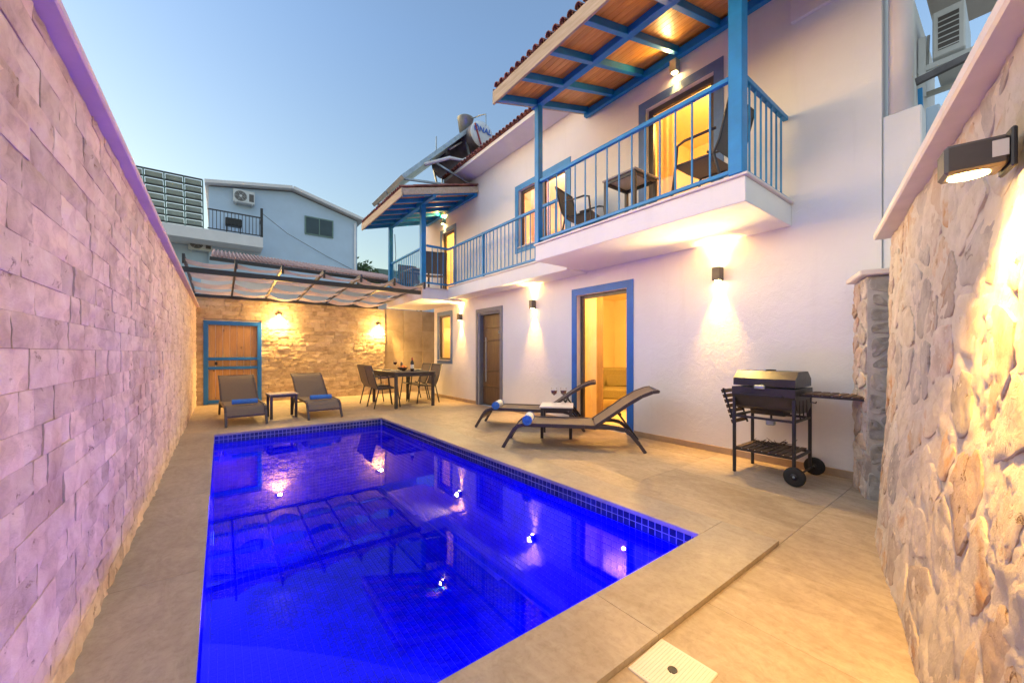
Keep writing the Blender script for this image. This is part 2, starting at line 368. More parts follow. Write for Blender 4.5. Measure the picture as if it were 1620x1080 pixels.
# ================================================================== THE GROUND AND THE POOL
XL, XW, YB = -0.45, 4.68, 11.1          # left wall face, house wall face, back wall face
PY0, PY1 = 1.23, 6.86
def px_r(y): return 2.42 - (y - PY0) * .0249
PXL = -0.07
FZ = -0.025
g = MB()
for x0, x1, y0, y1 in ((-400, -.6, -400, 400), (6, 400, -400, 400), (-.6, 6, -400, -3), (-.6, 6, 12.2, 400)):
    g.add([(x0, y0, -.09), (x1, y0, -.09), (x1, y1, -.09), (x0, y1, -.09)], [(0, 1, 2, 3)])
g.build('ground', m_earth, kind='structure')
fl = MB()
for x0, x1, y0, y1 in ((-.7, 6.5, -3.2, 1.0), (2.6, 6.5, 1.0, 7.1), (-.7, 6.5, 7.1, 12.4), (-.7, -.2, 1.0, 7.1)):
    fl.box(x0, x1, y0, y1, -.10, FZ - .006)
floor = fl.build('floor', m_grout, kind='structure')
JX = [1.829 + .615 * k for k in range(-6, 8)]
JY = [.894 + 1.22 * k for k in range(-4, 11)]
def tile(x0, x1, y0, y1):
    if x1 - x0 < .04 or y1 - y0 < .04: return
    cx, cy = (x0 + x1) / 2, (y0 + y1) / 2
    MB().cbox(x0 - cx + .0008, x1 - cx - .0008, y0 - cy + .0008, y1 - cy - .0008, -.012, random.uniform(-.0008, .0008), .0007).build('tile', m_floor, floor, mw=Matrix.Translation((cx, cy, FZ)))
for i in range(len(JX) - 1):
    for j in range(len(JY) - 1):
        x0, x1, y0, y1 = max(JX[i], XL), min(JX[i + 1], XW + .02 if JY[j] < 9.7 else 5.9), JY[j], min(JY[j + 1], 11.35)
        if x0 >= x1 or y0 >= y1 or y0 < -2.5: continue
        CX, C0, C1 = 2.7362, .8938, 7.1712                        # coping rectangle
        if x0 >= CX or y1 <= C0 or y0 >= C1: tile(x0, x1, y0, y1)
        else:
            if y0 < C0: tile(x0, x1, y0, C0)
            if y1 > C1: tile(x0, x1, C1, y1)
            if x1 > CX: tile(CX, x1, max(y0, C0), min(y1, C1))
# coping slabs round the pool
cop = thing('pool_coping', 'pale travertine coping slabs edging the swimming pool', 'pool coping'); cop['kind'] = 'structure'
def slab(poly, z0=-.029, z1=0.0):
    MB().prism(poly, z0, z1).build('coping_slab', m_coping, cop)
q = .0012
xs = [XL, .5, 1.43, 2.735]
for a, b in zip(xs, xs[1:]): slab([(a + q, .895), (b - q, .895), (b - q, PY0 - q), (a + q, PY0 - q)])
ys = [PY0, 2.63, 4.05, 5.45, PY1]
for a, b in zip(ys, ys[1:]):
    slab([(px_r(a), a + q), (2.735, a + q), (2.735, b - q), (px_r(b), b - q)])
    slab([(XL, a + q), (PXL, a + q), (PXL, b - q), (XL, b - q)])
xs = [XL, .6, 1.65, 2.735]
for a, b in zip(xs, xs[1:]): slab([(a + q, PY1 + q), (b - q, PY1 + q), (b - q, 7.17), (a + q, 7.17)])
# pool shell
PD = -1.24
ps = MB(); xa, xb = px_r(PY0), px_r(PY1); o_ = .012
ps.add([(PXL - o_, PY0 - o_, PD), (xa + o_, PY0 - o_, PD), (xb + o_, PY1 + o_, PD), (PXL - o_, PY1 + o_, PD)], [(0, 1, 2, 3)])
c4 = [(PXL - o_, PY0 - o_), (xa + o_, PY0 - o_), (xb + o_, PY1 + o_), (PXL - o_, PY1 + o_)]
for k in range(4):
    a, b = c4[k], c4[(k + 1) % 4]; ps.add([(a[0], a[1], PD), (b[0], b[1], PD), (b[0], b[1], -.028), (a[0], a[1], -.028)], [(0, 1, 2, 3)])
pool = ps.build('swimming_pool', m_poolgrout, kind='structure')
rg = MB()
for k in range(4):
    a, b = [(c4[j][0] + (.003 if j in (0, 3) else -.003), c4[j][1] + (.003 if j in (0, 1) else -.003)) for j in (k, (k + 1) % 4)]
    rg.add([(a[0], a[1], -.152), (b[0], b[1], -.152), (b[0], b[1], -.030), (a[0], a[1], -.030)], [(0, 1, 2, 3)])
rg.build('rim_grout', m_rimgrout, pool)
TS = .052
def mosaic_cell(mb, o, u, w, n, s=TS - .005, h=.006):      # one tile: frustum on origin o, axes u,w, out n
    e = .0015
    p = [o - u * s / 2 - w * s / 2, o + u * s / 2 - w * s / 2, o + u * s / 2 + w * s / 2, o - u * s / 2 + w * s / 2]
    i_ = [o + n * h + u * a * (s / 2 - e) + w * b * (s / 2 - e) for a, b in ((-1, -1), (1, -1), (1, 1), (-1, 1))]
    mb.add(p + i_, [(4, 5, 6, 7), (0, 1, 5, 4), (1, 2, 6, 5), (2, 3, 7, 6), (3, 0, 4, 7)])
mt = MB(); mosaic_cell(mt, Vector((0, 0, 0)), Vector((1, 0, 0)), Vector((0, 0, 1)), Vector((0, -1, 0))); rim_me = mt.mesh('rim_tile', m_rimtile)
stuff = MB(); rimstuff = MB()
def pool_wall(a, b, singles, ndir):
    a = Vector((*a, 0)); b = Vector((*b, 0)); L = (b - a).length; u = (b - a) / L; n = Vector(ndir); w = Vector((0, 0, 1)); k = int(L / TS)
    for i in range(k):
        for r in range(23):
            o = a + u * (TS * (i + .5)) + Vector((0, 0, -.057 - r * TS))
            if o.z < PD + .02: continue
            if r < 2:
                if i < singles:
                    ang = math.atan2(u.y, u.x)
                    link('rim_tile', rim_me, pool, mw=Matrix.Translation(o) @ Matrix.Rotation(ang if (Matrix.Rotation(ang, 3, 'Z') @ Vector((0, -1, 0))).dot(n) > 0 else ang + math.pi, 4, 'Z'))
                else: mosaic_cell(rimstuff, o, u, w, n)
            else: mosaic_cell(stuff, o, u, w, n)
e1 = .012
pool_wall((xa + e1, PY0), (xb + e1, PY1), 104, (-1, 0, 0)); pool_wall((PXL, PY1 + e1), (xb, PY1 + e1), 44, (0, -1, 0))
pool_wall((PXL - e1, PY0), (PXL - e1, PY1), 0, (1, 0, 0)); pool_wall((PXL, PY0 - e1), (xa, PY0 - e1), 0, (0, 1, 0))
for i in range(int((xa - PXL) / TS)):
    for j in range(int((PY1 - PY0) / TS)):
        x, y = PXL + TS * (i + .5), PY0 + TS * (j + .5)
        if x < px_r(y) - .02: mosaic_cell(stuff, Vector((x, y, PD)), Vector((1, 0, 0)), Vector((0, 1, 0)), Vector((0, 0, 1)))
stuff.build('mosaic_tiles', m_mosaic, pool, kind='stuff'); rimstuff.build('rim_mosaic_tiles', m_rimtile, pool, kind='stuff')
WZ = -.125
wt = MB(); wt.add([(PXL - .01, PY0 - .01, WZ), (xa + .01, PY0 - .01, WZ), (xb + .01, PY1 + .01, WZ), (PXL - .01, PY1 + .01, WZ)], [(0, 1, 2, 3)])
wt.build('water', m_water, kind='structure')
# underwater lamps (they light the pool and the wall beside it)
BLUE = (.006, .003, 1.0)
for k, (x, y, nx, ny) in enumerate(((PXL + .01, 2.4, 1, 0), (PXL + .01, 5.0, 1, 0), (1.2, PY0 + .01, 0, 1))):
    m = Matrix.Translation((x, y, -.75)) @ Vector((nx, ny, 0)).to_track_quat('Z', 'Y').to_matrix().to_4x4()
    lb = MB().lathe([(0, .0), (.07, .0)], 18, m); lb.build('pool_lamp_lens', m_poolglow, pool)
for x, y, p in ((PXL + .14, 3.4, 24), (PXL + .14, 5.6, 30), (2.1, PY0 + .14, 62), (1.3, PY0 + .14, 45)):
    point('pool_lamp_light', (x, y, -.62), p * .26, BLUE, .12)

# ================================================================== LEFT WALL OF SPLIT TRAVERTINE
def block_meshes(n, mat, rough=.02, seg=(4, 3), tl=1):
    out = []
    for k in range(n):
        mb = MB(); sd = Vector((random.random() * 50, random.random() * 50, 0)); nx_, nz_ = seg; rows = []
        bulge = random.uniform(.013, .021) if tl == 1 else random.uniform(.012, .024); tx, tz = random.uniform(-.004, .004) * tl, random.uniform(-.004, .004) * tl
        for j in range(nz_ + 1):
            r_ = []
            for i in range(nx_ + 1):
                u, w = i / nx_ - .5, j / nz_ - .5
                d = bulge + tx * u * 2 + tz * w * 2 + noise.noise(Vector((u * 4, w * 3, 0)) + sd) * rough
                if i in (0, nx_) or j in (0, nz_): d = (bulge * .82 + .004 * noise.noise(Vector((u * 7, w * 7, 5)) + sd)) if tl == 1 else d * .8 + .001
                r_.append((u, -max(.001, d), w))
            rows.append(r_)
        mb.strip(rows)
        fr = [rows[0][i] for i in range(nx_ + 1)] + [rows[j][nx_] for j in range(1, nz_ + 1)] + [rows[nz_][i] for i in range(nx_ - 1, -1, -1)] + [rows[j][0] for j in range(nz_ - 1, 0, -1)]
        bk = [(p[0], .03, p[2]) for p in fr]; L = len(fr)
        mb.add(fr + bk, [(i, (i + 1) % L, L + (i + 1) % L, L + i) for i in range(L)])
        me = mb.mesh('stone', mat, 50); out.append(me)
    return out
lw = thing('garden_wall', 'tall pinkish split travertine wall along the left edge of the pool', 'wall', (XL, 0, 0))
LWH = 2.16
MB().box(-.30, -.034, -2.0, 11.6, -.09, LWH + .02).build('wall_core', m_mortar, lw)
bl = block_meshes(24, m_trav, .020, (5, 4))
cells = []
z = -.03; ci = 0
while z < LWH - .03:
    hz = random.choice((.098, .108, .112, .118)); hz = min(hz, LWH - z)
    y = -1.9 + random.uniform(0, .3)
    while y < 11.12:
        ln = random.choice((.11, .14, .17, .2, .24, .28, .33)); ln = min(ln, 11.13 - y)
        if ln > .03: cells.append((y + ln / 2, z + hz / 2, ln, hz))
        y += ln
    z += hz
vis = sorted([c for c in cells if c[0] > 1.42], key=lambda c: c[0]); near = set(vis[:300])
restm = MB()
rx = Matrix.Rotation(R(90), 4, 'Z')                          # block front (-Y) turned to +X
for c in cells:
    m = Matrix.Translation((0, c[0], c[1])) @ rx @ Matrix.Diagonal((c[2] - .0012, 1, c[3] - .0012, 1))
    me = random.choice(bl)
    if c in near: link('stone', me, lw, mw=m)
    else: restm.add([m @ v.co for v in me.vertices], [tuple(p.vertices) for p in me.polygons])
restm.build('far_stones', m_trav, lw, 50, kind='stuff')
MB().cbox(-.34, .075, -2.0, 11.3, LWH, LWH + .035, .006).build('wall_cap', m_capstone, lw, label='pink-painted capping slab')
MB().cbox(-.34, .05, -2.0, 11.3, LWH + .035, LWH + .085, .008).build('wall_cap', m_capstone, lw)

# ================================================================== BACK WALL
bw = thing('back_wall', 'split limestone wall at the far end of the terrace with a gate', 'wall', (0, YB, 0))
GX0, GX1, GZ = -.31, .79, 1.88
bc = MB()
bc.box(-.44, GX0 - .002, .034, .3, -.09, 2.4); bc.box(GX1 + .002, 3.80, .034, .3, -.09, 2.4); bc.box(GX0 - .002, GX1 + .002, .034, .3, GZ + .002, 2.4)
bc.build('wall_core', m_mortar, bw)
bb = block_meshes(16, m_backstone, .018, (5, 3), 1.2)
z = -.03; bcells = []
while z < 2.38:
    hz = random.choice((.095, .105, .115)); hz = min(hz, 2.4 - z); x = -.45
    if hz < .03: break
    while x < 3.78:
        ln = random.choice((.14, .19, .24, .28, .34)); ln = min(ln, 3.79 - x)
        if z + hz < GZ + .02 or z < GZ - .01:
            if x < GX0 and x + ln > GX0: ln = GX0 - x
            if GX0 - .001 <= x < GX1: x = GX1; continue
        if ln > .02: bcells.append((x + ln / 2, z + hz / 2, ln, hz))
        x += ln
    z += hz
bcells.sort(key=lambda c: -c[2] * c[3]); brest = MB()
for k, c in enumerate(bcells):
    m = Matrix.Translation((c[0], 0, c[1])) @ Matrix.Diagonal((c[2] - .002, 1.1, c[3] - .002, 1)); me = random.choice(bb)
    if k < 300: link('stone', me, bw, mw=m)
    else: brest.add([m @ v.co for v in me.vertices], [tuple(p.vertices) for p in me.polygons])
brest.build('small_stones', m_backstone, bw, 50, kind='stuff')
rw_ = thing('recessed_wall', 'smooth golden travertine slab wall behind the dining table', 'wall', (0, YB + .12, 0))
MB().box(3.8, 6.2, .02, .3, -.09, 2.44).build('wall_core', m_mortar, rw_)
for i in range(4):
    for j in range(4):
        x0, x1 = 3.80 + i * .6, 3.80 + (i + 1) * .6
        MB().cbox(x0 + .002, x1 - .002, -.0 - (.012 if i == 2 else 0), .02, -.03 + j * .617, -.03 + (j + 1) * .617 - .004, .002).build('wall_slab', m_slabstone, rw_)
# gate
gt = thing('garden_gate', 'wooden garden gate with a bright blue frame and two blue crossbars', 'gate', (0, YB, 0))
def gbar(n, x0, x1, z0, z1, y0=-.05, y1=.03): MB().cbox(x0, x1, y0, y1, z0, z1, .004).build(n, m_trimblue, gt)
gbar('frame_post', GX0, GX0 + .085, -.02, GZ); gbar('frame_post', GX1 - .085, GX1, -.02, GZ); gbar('frame_lintel', GX0 + .085, GX1 - .085, GZ - .09, GZ)
gbar('crossbar', GX0 + .085, GX1 - .085, .98, 1.045, -.04, .02); gbar('crossbar', GX0 + .085, GX1 - .085, .77, .835, -.04, .02); gbar('bottom_rail', GX0 + .085, GX1 - .085, .0, .07, -.04, .02)
nb = 7; w_ = (GX1 - GX0 - .17) / nb
for k in range(nb):
    x0 = GX0 + .085 + k * w_
    for a, b_ in ((.07, .77), (.835, .98), (1.045, GZ - .09)):
        MB().cbox(x0 + .0025, x0 + w_ - .0025, .02 + random.uniform(-.003, .003), .045, a, b_, .004).build('board', m_gatewood, gt)
MB().cbox(GX0 + .2, GX0 + .25, -.01, .02, .87, .94, .005).build('latch', m_black, gt)

# ================================================================== THE HOUSE
hs = thing('villa', 'white two-storey villa with bright blue balconies and window trim', 'house', (0, 0, 0))
def facade(y0, y1, z0, z1, ops, th=.15):
    ys = sorted({y0, y1} | {v for o in ops for v in o[:2]}); zs = sorted({z0, z1} | {v for o in ops for v in o[2:]})
    mb = MB()
    inside = lambda y, z: any(o[0] < y < o[1] and o[2] < z < o[3] for o in ops)
    for i in range(len(ys) - 1):
        for j in range(len(zs) - 1):
            a, b, c, d = ys[i], ys[i + 1], zs[j], zs[j + 1]
            if inside((a + b) / 2, (c + d) / 2): continue
            for X in (XW, XW + th): mb.add([(X, a, c), (X, b, c), (X, b, d), (X, a, d)], [(0, 1, 2, 3)])
    for a, b, c, d in ops:
        for p, r_ in (((a, c), (a, d)), ((b, c), (b, d)), ((a, c), (b, c)), ((a, d), (b, d))):
            mb.add([(XW, *p), (XW, *r_), (XW + th, *r_), (XW + th, *p)], [(0, 1, 2, 3)])
    return mb
GO = [(3.43, 4.41, -.03, 2.09), (6.59, 7.45, -.03, 2.05), (8.78, 9.42, .97, 2.13)]
UO = [(4.66, 5.96, 3.22, 4.33), (2.2, 3.12, 2.70, 4.50), (8.58, 9.24, 2.67, 4.28)]
w1 = facade(.745, 9.72, -.05, 2.55, GO)
w1.add([(XW, .745, -.05), (8.2, .745, -.05), (8.2, .745, 2.55), (XW, .745, 2.55)], [(0, 1, 2, 3)])
w1.add([(XW, 9.72, -.05), (8.2, 9.72, -.05), (8.2, 9.72, 2.55), (XW, 9.72, 2.55)], [(0, 1, 2, 3)])
w1.build('ground_floor_wall', m_stucco, hs)
w2 = facade(.745, 8.3, 2.55, 5.25, UO[:2])
w2.add([(XW, .745, 2.55), (8.2, .745, 2.55), (8.2, .745, 5.25), (XW, .745, 5.25)], [(0, 1, 2, 3)])
w2.add([(XW, 8.3, 4.9), (8.2, 8.3, 4.9), (8.2, 8.3, 5.25), (XW, 8.3, 5.25)], [(0, 1, 2, 3)])
w3 = facade(8.3, 10.5, 2.55, 5.0, UO[2:])
w3.add([(XW, 10.5, 2.55), (8.2, 10.5, 2.55), (8.2, 10.5, 5.0), (XW, 10.5, 5.0)], [(0, 1, 2, 3)])
w3.add([(XW, 8.3, 5.0), (8.2, 8.3, 5.0), (8.2, 10.5, 5.0), (XW, 10.5, 5.0)], [(0, 1, 2, 3)])
w2.v and w2.add(w3.v, w3.f); w2.build('upper_wall', m_stucco, hs)
# skirting
for a, b in ((.76, 2.0), (2.0, 3.31), (4.53, 5.5), (5.5, 6.5), (7.54, 8.6), (8.6, 9.71)):
    MB().cbox(XW - .014, XW - .001, a + .001, b - .001, FZ, .05, .003).build('skirting_tile', m_skirt, hs)
# balcony slabs
def slabpart(name, x0, y0, y1, z0, z1): return MB().cbox(x0, XW - .002, y0, y1, z0, z1, .006).build(name, m_stucco, hs)
slabpart('balcony_slab', 3.58, 1.42, 4.18, 2.45, 2.67); slabpart('balcony_slab', 4.22, 4.183, 8.047, 2.42, 2.655); slabpart('balcony_slab', 3.58, 8.05, 10.35, 2.36, 2.60)
MB().cbox(3.555, XW - .004, 1.395, 4.19, 2.672, 2.695, .004).build('marble_edging', m_capwhite, hs)
MB().cbox(4.20, XW - .004, 4.192, 8.03, 2.657, 2.678, .004).build('marble_edging', m_capwhite, hs)
MB().cbox(3.56, XW - .004, 8.032, 10.37, 2.602, 2.624, .004).build('marble_edging', m_capwhite, hs)

def trim(name, o, wd, mat, z_low=True, proud=.012):
    a, b, c, d = o; m = MB(); x0, x1 = XW - proud, XW - .001
    m.box(x0, x1, a - wd, a, c, d + wd); m.box(x0, x1, b, b + wd, c, d + wd); m.box(x0, x1, a, b, d, d + wd)
    if z_low: m.box(x0, x1, a - wd, b + wd, c - wd, c)
    return m.build(name, mat, hs)
def sash(parent, y0, y1, z0, z1, x, fw=.055, mat=None, th=.05, glass=True):
    m = MB(); m.box(x, x + th, y0, y0 + fw, z0, z1); m.box(x, x + th, y1 - fw, y1, z0, z1); m.box(x, x + th, y0 + fw, y1 - fw, z0, z0 + fw); m.box(x, x + th, y0 + fw, y1 - fw, z1 - fw, z1)
    f = m.build('sash_frame', mat or m_frame, parent)
    if glass: MB().box(x + th * .4, x + th * .5, y0 + fw, y1 - fw, z0 + fw, z1 - fw).build('pane', m_glass, parent)
    return f
# patio door (ground, bright blue surround)
tr = trim('patio_door', GO[0], .11, m_trimblue, False)
sash(tr, 3.43, 4.41, -.02, 2.09, XW + .085, .055, glass=False)
# entrance door
tr = trim('entrance_door', GO[1], .085, m_greytrim, False, .02)
m = MB(); m.box(XW + .02, XW + .149, 6.59, 6.63, -.02, 2.05); m.box(XW + .02, XW + .149, 7.41, 7.45, -.02, 2.05); m.box(XW + .02, XW + .149, 6.63, 7.41, 2.0, 2.05); m.build('door_jamb', m_greytrim, tr)
leaf = MB()
for k, (a, b_) in enumerate(((0, .4), (.4, .75), (.75, 1.42), (1.42, 1.7), (1.7, 1.99))): leaf.cbox(XW + .1, XW + .145, 6.635, 7.405, a + .004, b_ - .003, .004)
leaf.build('door_leaf', m_doorwood, tr)
MB().cbox(XW + .085, XW + .10, 7.26, 7.30, .5, 1.5, .004).build('pull_handle', m_steel, tr)
kn = MB().lathe([(.022, -.01), (.03, -.01), (.03, .004), (.022, .004), (.022, -.01)], 16, Matrix.Translation((XW + .095, 6.76, 1.60)) @ Matrix.Rotation(R(90), 4, 'Y')); kn.build('door_knocker', m_steel, tr)
# kitchen window
tr = trim('kitchen_window', GO[2], .10, m_bluegrey, True, .014)
sash(tr, 8.78, 9.42, .97, 2.13, XW + .02, .05)
MB().cbox(XW - .05, XW + .1, 8.76, 9.44, .945, .969, .004).build('sill', m_capwhite, tr)
# upper windows and doors
tr = trim('bedroom_window', UO[0], .11, m_blue, True)
sash(tr, 4.66, 5.31, 3.22, 4.33, XW + .06, .045); sash(tr, 5.31, 5.96, 3.22, 4.33, XW + .06, .045)
MB().cbox(XW - .04, XW + .1, 4.64, 5.98, 3.195, 3.219, .004).build('sill', m_capwhite, tr)
tr = trim('balcony_door', UO[1], .11, m_bluegrey, False)
sash(tr, 2.2, 3.12, 2.7, 4.5, XW + .07, .07); 
tr = trim('balcony_door', UO[2], .10, m_bluegrey, False)
sash(tr, 8.58, 9.24, 2.66, 4.28, XW + .05, .05)
# rooms behind the openings, each with its lit ceiling lamp
def room(y0, y1, z0, z1, x1, power, c=(1, .55, .15), off_=0):
    X0 = XW + .155; m = MB()
    P = [(X0, y0), (x1, y0), (x1, y1), (X0, y1)]
    for k in range(3):
        a, b = P[k], P[k + 1]; m.add([(*a, z0), (*b, z0), (*b, z1), (*a, z1)], [(0, 1, 2, 3)])
    m.add([(*p, z0) for p in P], [(0, 1, 2, 3)]); m.add([(*p, z1) for p in P], [(0, 1, 2, 3)])
    r_ = m.build('room', m_room, hs)
    point('ceiling_lamp_light', (X0 + 1.0, (y0 + y1) / 2 + off_, z1 - .35), power, c, .035)
    return r_
r1 = room(2.3, 6.4, -.02, 2.5, 8.2, 36); room(7.9, 9.65, -.02, 2.5, 6.6, 12); 
room(.9, 4.0, 2.66, 5.2, 7.5, 32); room(4.05, 7.9, 2.66, 5.2, 7.5, 32, (1, .6, .42)); room(8.35, 10.4, 2.6, 4.95, 7.0, 22)
cu = MB()
def curtain(y0, y1, z0, z1, x, mat, amp=.025, wl=.09):
    rows = []; n = int((y1 - y0) / wl * 6)
    for zz in (z0, z1): rows.append([(x + amp * math.sin(k * 2 * math.pi / 6), y0 + (y1 - y0) * k / n, zz) for k in range(n + 1)])
    return MB().strip(rows).build('curtain', mat, hs, True)
curtain(4.17, 4.62, .0, 2.2, XW + .21, m_curtain, .008, .11); curtain(4.05, 4.17, .0, 2.2, XW + .215, m_foldcurtain, .022, .04)
curtain(5.55, 6.1, 3.0, 4.5, XW + .45, m_pinkcurtain); curtain(4.5, 4.75, 3.0, 4.5, XW + .45, m_pinkcurtain)
curtain(2.95, 3.2, 2.7, 4.6, XW + .42, m_curtain); 
# railings
def railing(pts, zb, h=.92, gap=.115, posts=True):
    rl = thing('railing', None, None); rl.parent = hs
    for a, b in zip(pts, pts[1:]):
        a = Vector((*a, 0)); b = Vector((*b, 0)); d = b - a; L = d.length
        MB().bar(a + Vector((0, 0, zb + h)), b + Vector((0, 0, zb + h)), .045, .045, b=.004).build('top_rail', m_blue, rl)
        MB().bar(a + Vector((0, 0, zb + .085)), b + Vector((0, 0, zb + .085)), .035, .035, b=.003).build('bottom_rail', m_blue, rl)
        n = max(2, round(L / gap)); me = MB().box(-.007, .007, -.007, .007, zb + .10, zb + h - .022).mesh('baluster', m_blue)
        for k in range(1, n): link('baluster', me, rl, mw=Matrix.Translation(a + d * (k / n)))
    return rl
railing([(XW - .01, 1.47), (3.66, 1.47)], 2.66, .91, .125); railing([(3.60, 1.56), (3.60, 4.10)], 2.66, .91, .165)
railing([(4.25, 4.22), (4.25, 8.08), (3.70, 8.08)], 2.645, .92, .125); railing([(3.63, 8.16), (3.63, 10.2)], 2.60, .92, .115)
for X, Y, zb, ztop, wd in ((3.60, 1.49, 2.695, 4.74, .115), (3.60, 4.13, 2.695, 4.70, .085), (3.62, 8.10, 2.624, 4.52, .11), (3.62, 10.15, 2.624, 4.50, .10)):
    MB().cbox(X - wd / 2, X + wd / 2, Y - wd / 2, Y + wd / 2, zb, ztop, .005).build('balcony_post', m_blue, hs)
MB().box(4.225, 4.275, 6.56, 6.61, 2.675, 3.59).build('railing_post', m_blue, hs)
# awning roofs over the balconies
def half_tile(L=.36, r=.075, th=.012):
    m = MB(); o = []; i_ = []
    for k in range(7):
        a = math.pi * k / 6
        for (lst, rr) in ((o, r), (i_, r - th)):
            lst.append([(x, rr * math.cos(a) * (1 - .1 * (x > 0)), rr * math.sin(a) * (1 - .1 * (x > 0))) for x in (0, L)])
    n = 7; v = [p for c in o for p in c] + [p for c in i_ for p in c]; f = []
    for k in range(n - 1):
        f += [(2 * k, 2 * k + 1, 2 * k + 3, 2 * k + 2), (14 + 2 * k, 14 + 2 * k + 2, 14 + 2 * k + 3, 14 + 2 * k + 1), (2 * k, 2 * k + 2, 14 + 2 * k + 2, 14 + 2 * k), (2 * k + 1, 14 + 2 * k + 1, 14 + 2 * k + 3, 2 * k + 3)]
    m.add(v, f); return m.mesh('roof_tile', m_tile, 40)
tile_me = half_tile()
def tiled(parent, x0, z0, y0, y1, slope, rows, pitch=.165, sc=1.0):
    a = math.atan(slope)
    for r_ in range(rows):
        for k in range(int((y1 - y0) / pitch)):
            y = y0 + pitch * (k + .5); u = r_ * .31
            for flip in (0, 1):
                m = Matrix.Translation((x0 + u * math.cos(a), y + (pitch / 2 if flip else 0), z0 + u * math.sin(a) + sc * (.03 * (1 - flip) + .035) + r_ * .004 + random.uniform(-.006, .006))) @ Matrix.Rotation(-a + R(random.uniform(-2, 2)), 4, 'Y')
                m = m @ Matrix.Diagonal((1, sc, sc, 1))
                if flip: m = m @ Matrix.Translation((.02, 0, .045)) @ Matrix.Rotation(math.pi, 4, 'X')
                link('roof_tile', tile_me, parent, mw=m)
def awning(y0, y1, xo, zo, xi, zi, nraft, planks, label, front_z):
    aw = thing('awning_roof', None, None); aw.parent = hs; tag(aw, label)
    sl = (zi - zo) / (xi - xo); zf = lambda x: zo + (x - xo) * sl
    # outer fascia along Y, side fascias along X
    MB().bar((xo - .015, y0 - .02, zf(xo) + .09), (xo - .015, y1 + .02, zf(xo) + .09), .03, .17, b=.003).build('fascia', m_fascia, aw)
    for y in (y0, y1):
        MB().bar((xo, y, zf(xo) + .10), (xi, y, zf(xi) + .10), .03, .13, b=.003).build('fascia', m_fascia, aw)
    # rafters (blue), plus wall plate and front beam
    for k in range(nraft):
        y = y0 + .07 + (y1 - y0 - .14) * k / (nraft - 1)
        MB().bar((xo, y, zf(xo) + .06), (xi - .05, y, zf(xi - .05) + .06), .06, .085, b=.004).build('rafter', m_blue, aw)
    MB().bar((3.60, y0 - .02 if planks else y0 + .0, front_z), (3.60, y1 + (.04 if planks else -.02), front_z), .085, .12, b=.004).build('front_beam', m_blue, aw)
    MB().bar((xi - .045, y0 + .02, zf(xi) + .0), (xi - .045, y1 - .02, zf(xi) + .0), .07, .10, b=.004).build('wall_plate', m_blue, aw)
    # boards
    L = math.hypot(xi - xo, zi - zo); nb_ = int(L / .092); ux = (xi - xo) / L; uz = (zi - zo) / L
    for k in range(nb_):
        a = (k + .5) / nb_; X = xo + (xi - xo) * a; Z = zf(X) + .112
        MB().bar((X, y0 + .015, Z), (X, y1 - .015, Z), L / nb_ - .004, .018, up=(-uz, 0, ux), b=.002).build('ceiling_board', m_plank, aw)
    tiled(aw, xo - .05, zo + .145, y0 - .02, y1 + .02, sl, 6, .11, .58)
    return aw
awning(.55, 4.2, 2.90, 4.43, 4.67, 4.93, 8, True, 'near awning roof with varnished ceiling boards', 4.70)
awning(7.45, 10.15, 2.90, 4.27, 4.67, 4.76, 7, False, 'far awning roof over the end balcony', 4.50)
# main eave
ev = thing('roof', None, None); ev.parent = hs
MB().prism([(4.24, 5.20), (4.67, 5.16), (4.67, 5.42), (4.24, 5.27)], .6, 8.3, axis='y').build('eave_soffit', m_white, ev)
tiled(ev, 4.19, 5.255, .8, 8.28, .36, 3, .11, .55)
MB().add([(4.3, .6, 5.30), (8.4, .6, 6.75), (8.4, 8.3, 6.75), (4.3, 8.3, 5.30)], [(0, 1, 2, 3)]).build('roof_slope', m_tile, ev)
MB().cbox(XW - .045, XW - .002, .95, 1.417, 4.51, 5.12, .004).build('wall_panel', m_white, hs)
# white stub wall, down pipe and side things at the villa corner
MB().cbox(4.70, 4.92, .50, .742, -.05, 3.245, .01).build('corner_stub_wall', m_stucco, hs)
dp = MB().tube([(4.78, .635, 3.245), (4.78, .635, 5.75)], .082, 16); dp.build('down_pipe', m_white, hs, True)
MB().cbox(5.9, 6.2, .50, .60, -.05, 3.72, .01).build('side_parapet', m_neigh, hs)
MB().cbox(4.9, 8.3, .12, .742, 5.75, 5.9, .01).build('side_overhang', m_white, hs)
MB().bar((4.97, .53, 3.0), (4.97, .54, 3.5), .03, .03).build('blue_bracket', m_blue, hs)

# ================================================================== LAMPS
def wall_lamp(loc, label, up, down, group='up and down lamps on the villa wall', body=None, hgt=.155, fill_power=40, ua=100):
    t = thing('wall_lamp', label, 'wall lamp', loc, 0, group); h = hgt / 2
    MB().cbox(-.105, -.012, -.048, .048, -h, h, .006).build('lamp_body', body or m_frame, t)
    MB().cbox(-.0118, -.001, -.035, .035, -h * .8, h * .8, .002).build('mounting_plate', m_black, t)
    for sgn in (1, -1):
        MB().lathe([(0, sgn * (h + .0015)), (.034, sgn * (h + .0015))], 16, Matrix.Translation((-.058, 0, 0))).build('lens', m_lampglow, t)
    l = Vector(loc)
    spot('lamp_up_light', l + Vector((-.058, 0, h + .012)), l + Vector((-.03, 0, 1)), up, ua, 1.0, size=.03)
    spot('lamp_down_light', l + Vector((-.058, 0, -h - .012)), l + Vector((-.035, 0, -1)), down, 58, 1.0, size=.03)
    if fill_power: spot('added_outward_fill', l + Vector((-.115, 0, 0)), l + Vector((-2, 0, -.5)), fill_power, 165, .6, (1, .70, .23), .05)  # added fill spot aimed outward to brighten terrace and opposite wall
    return t
wall_lamp((XW, 2.132, 2.07), 'up and down wall lamp above the barbecue', 46, 58)
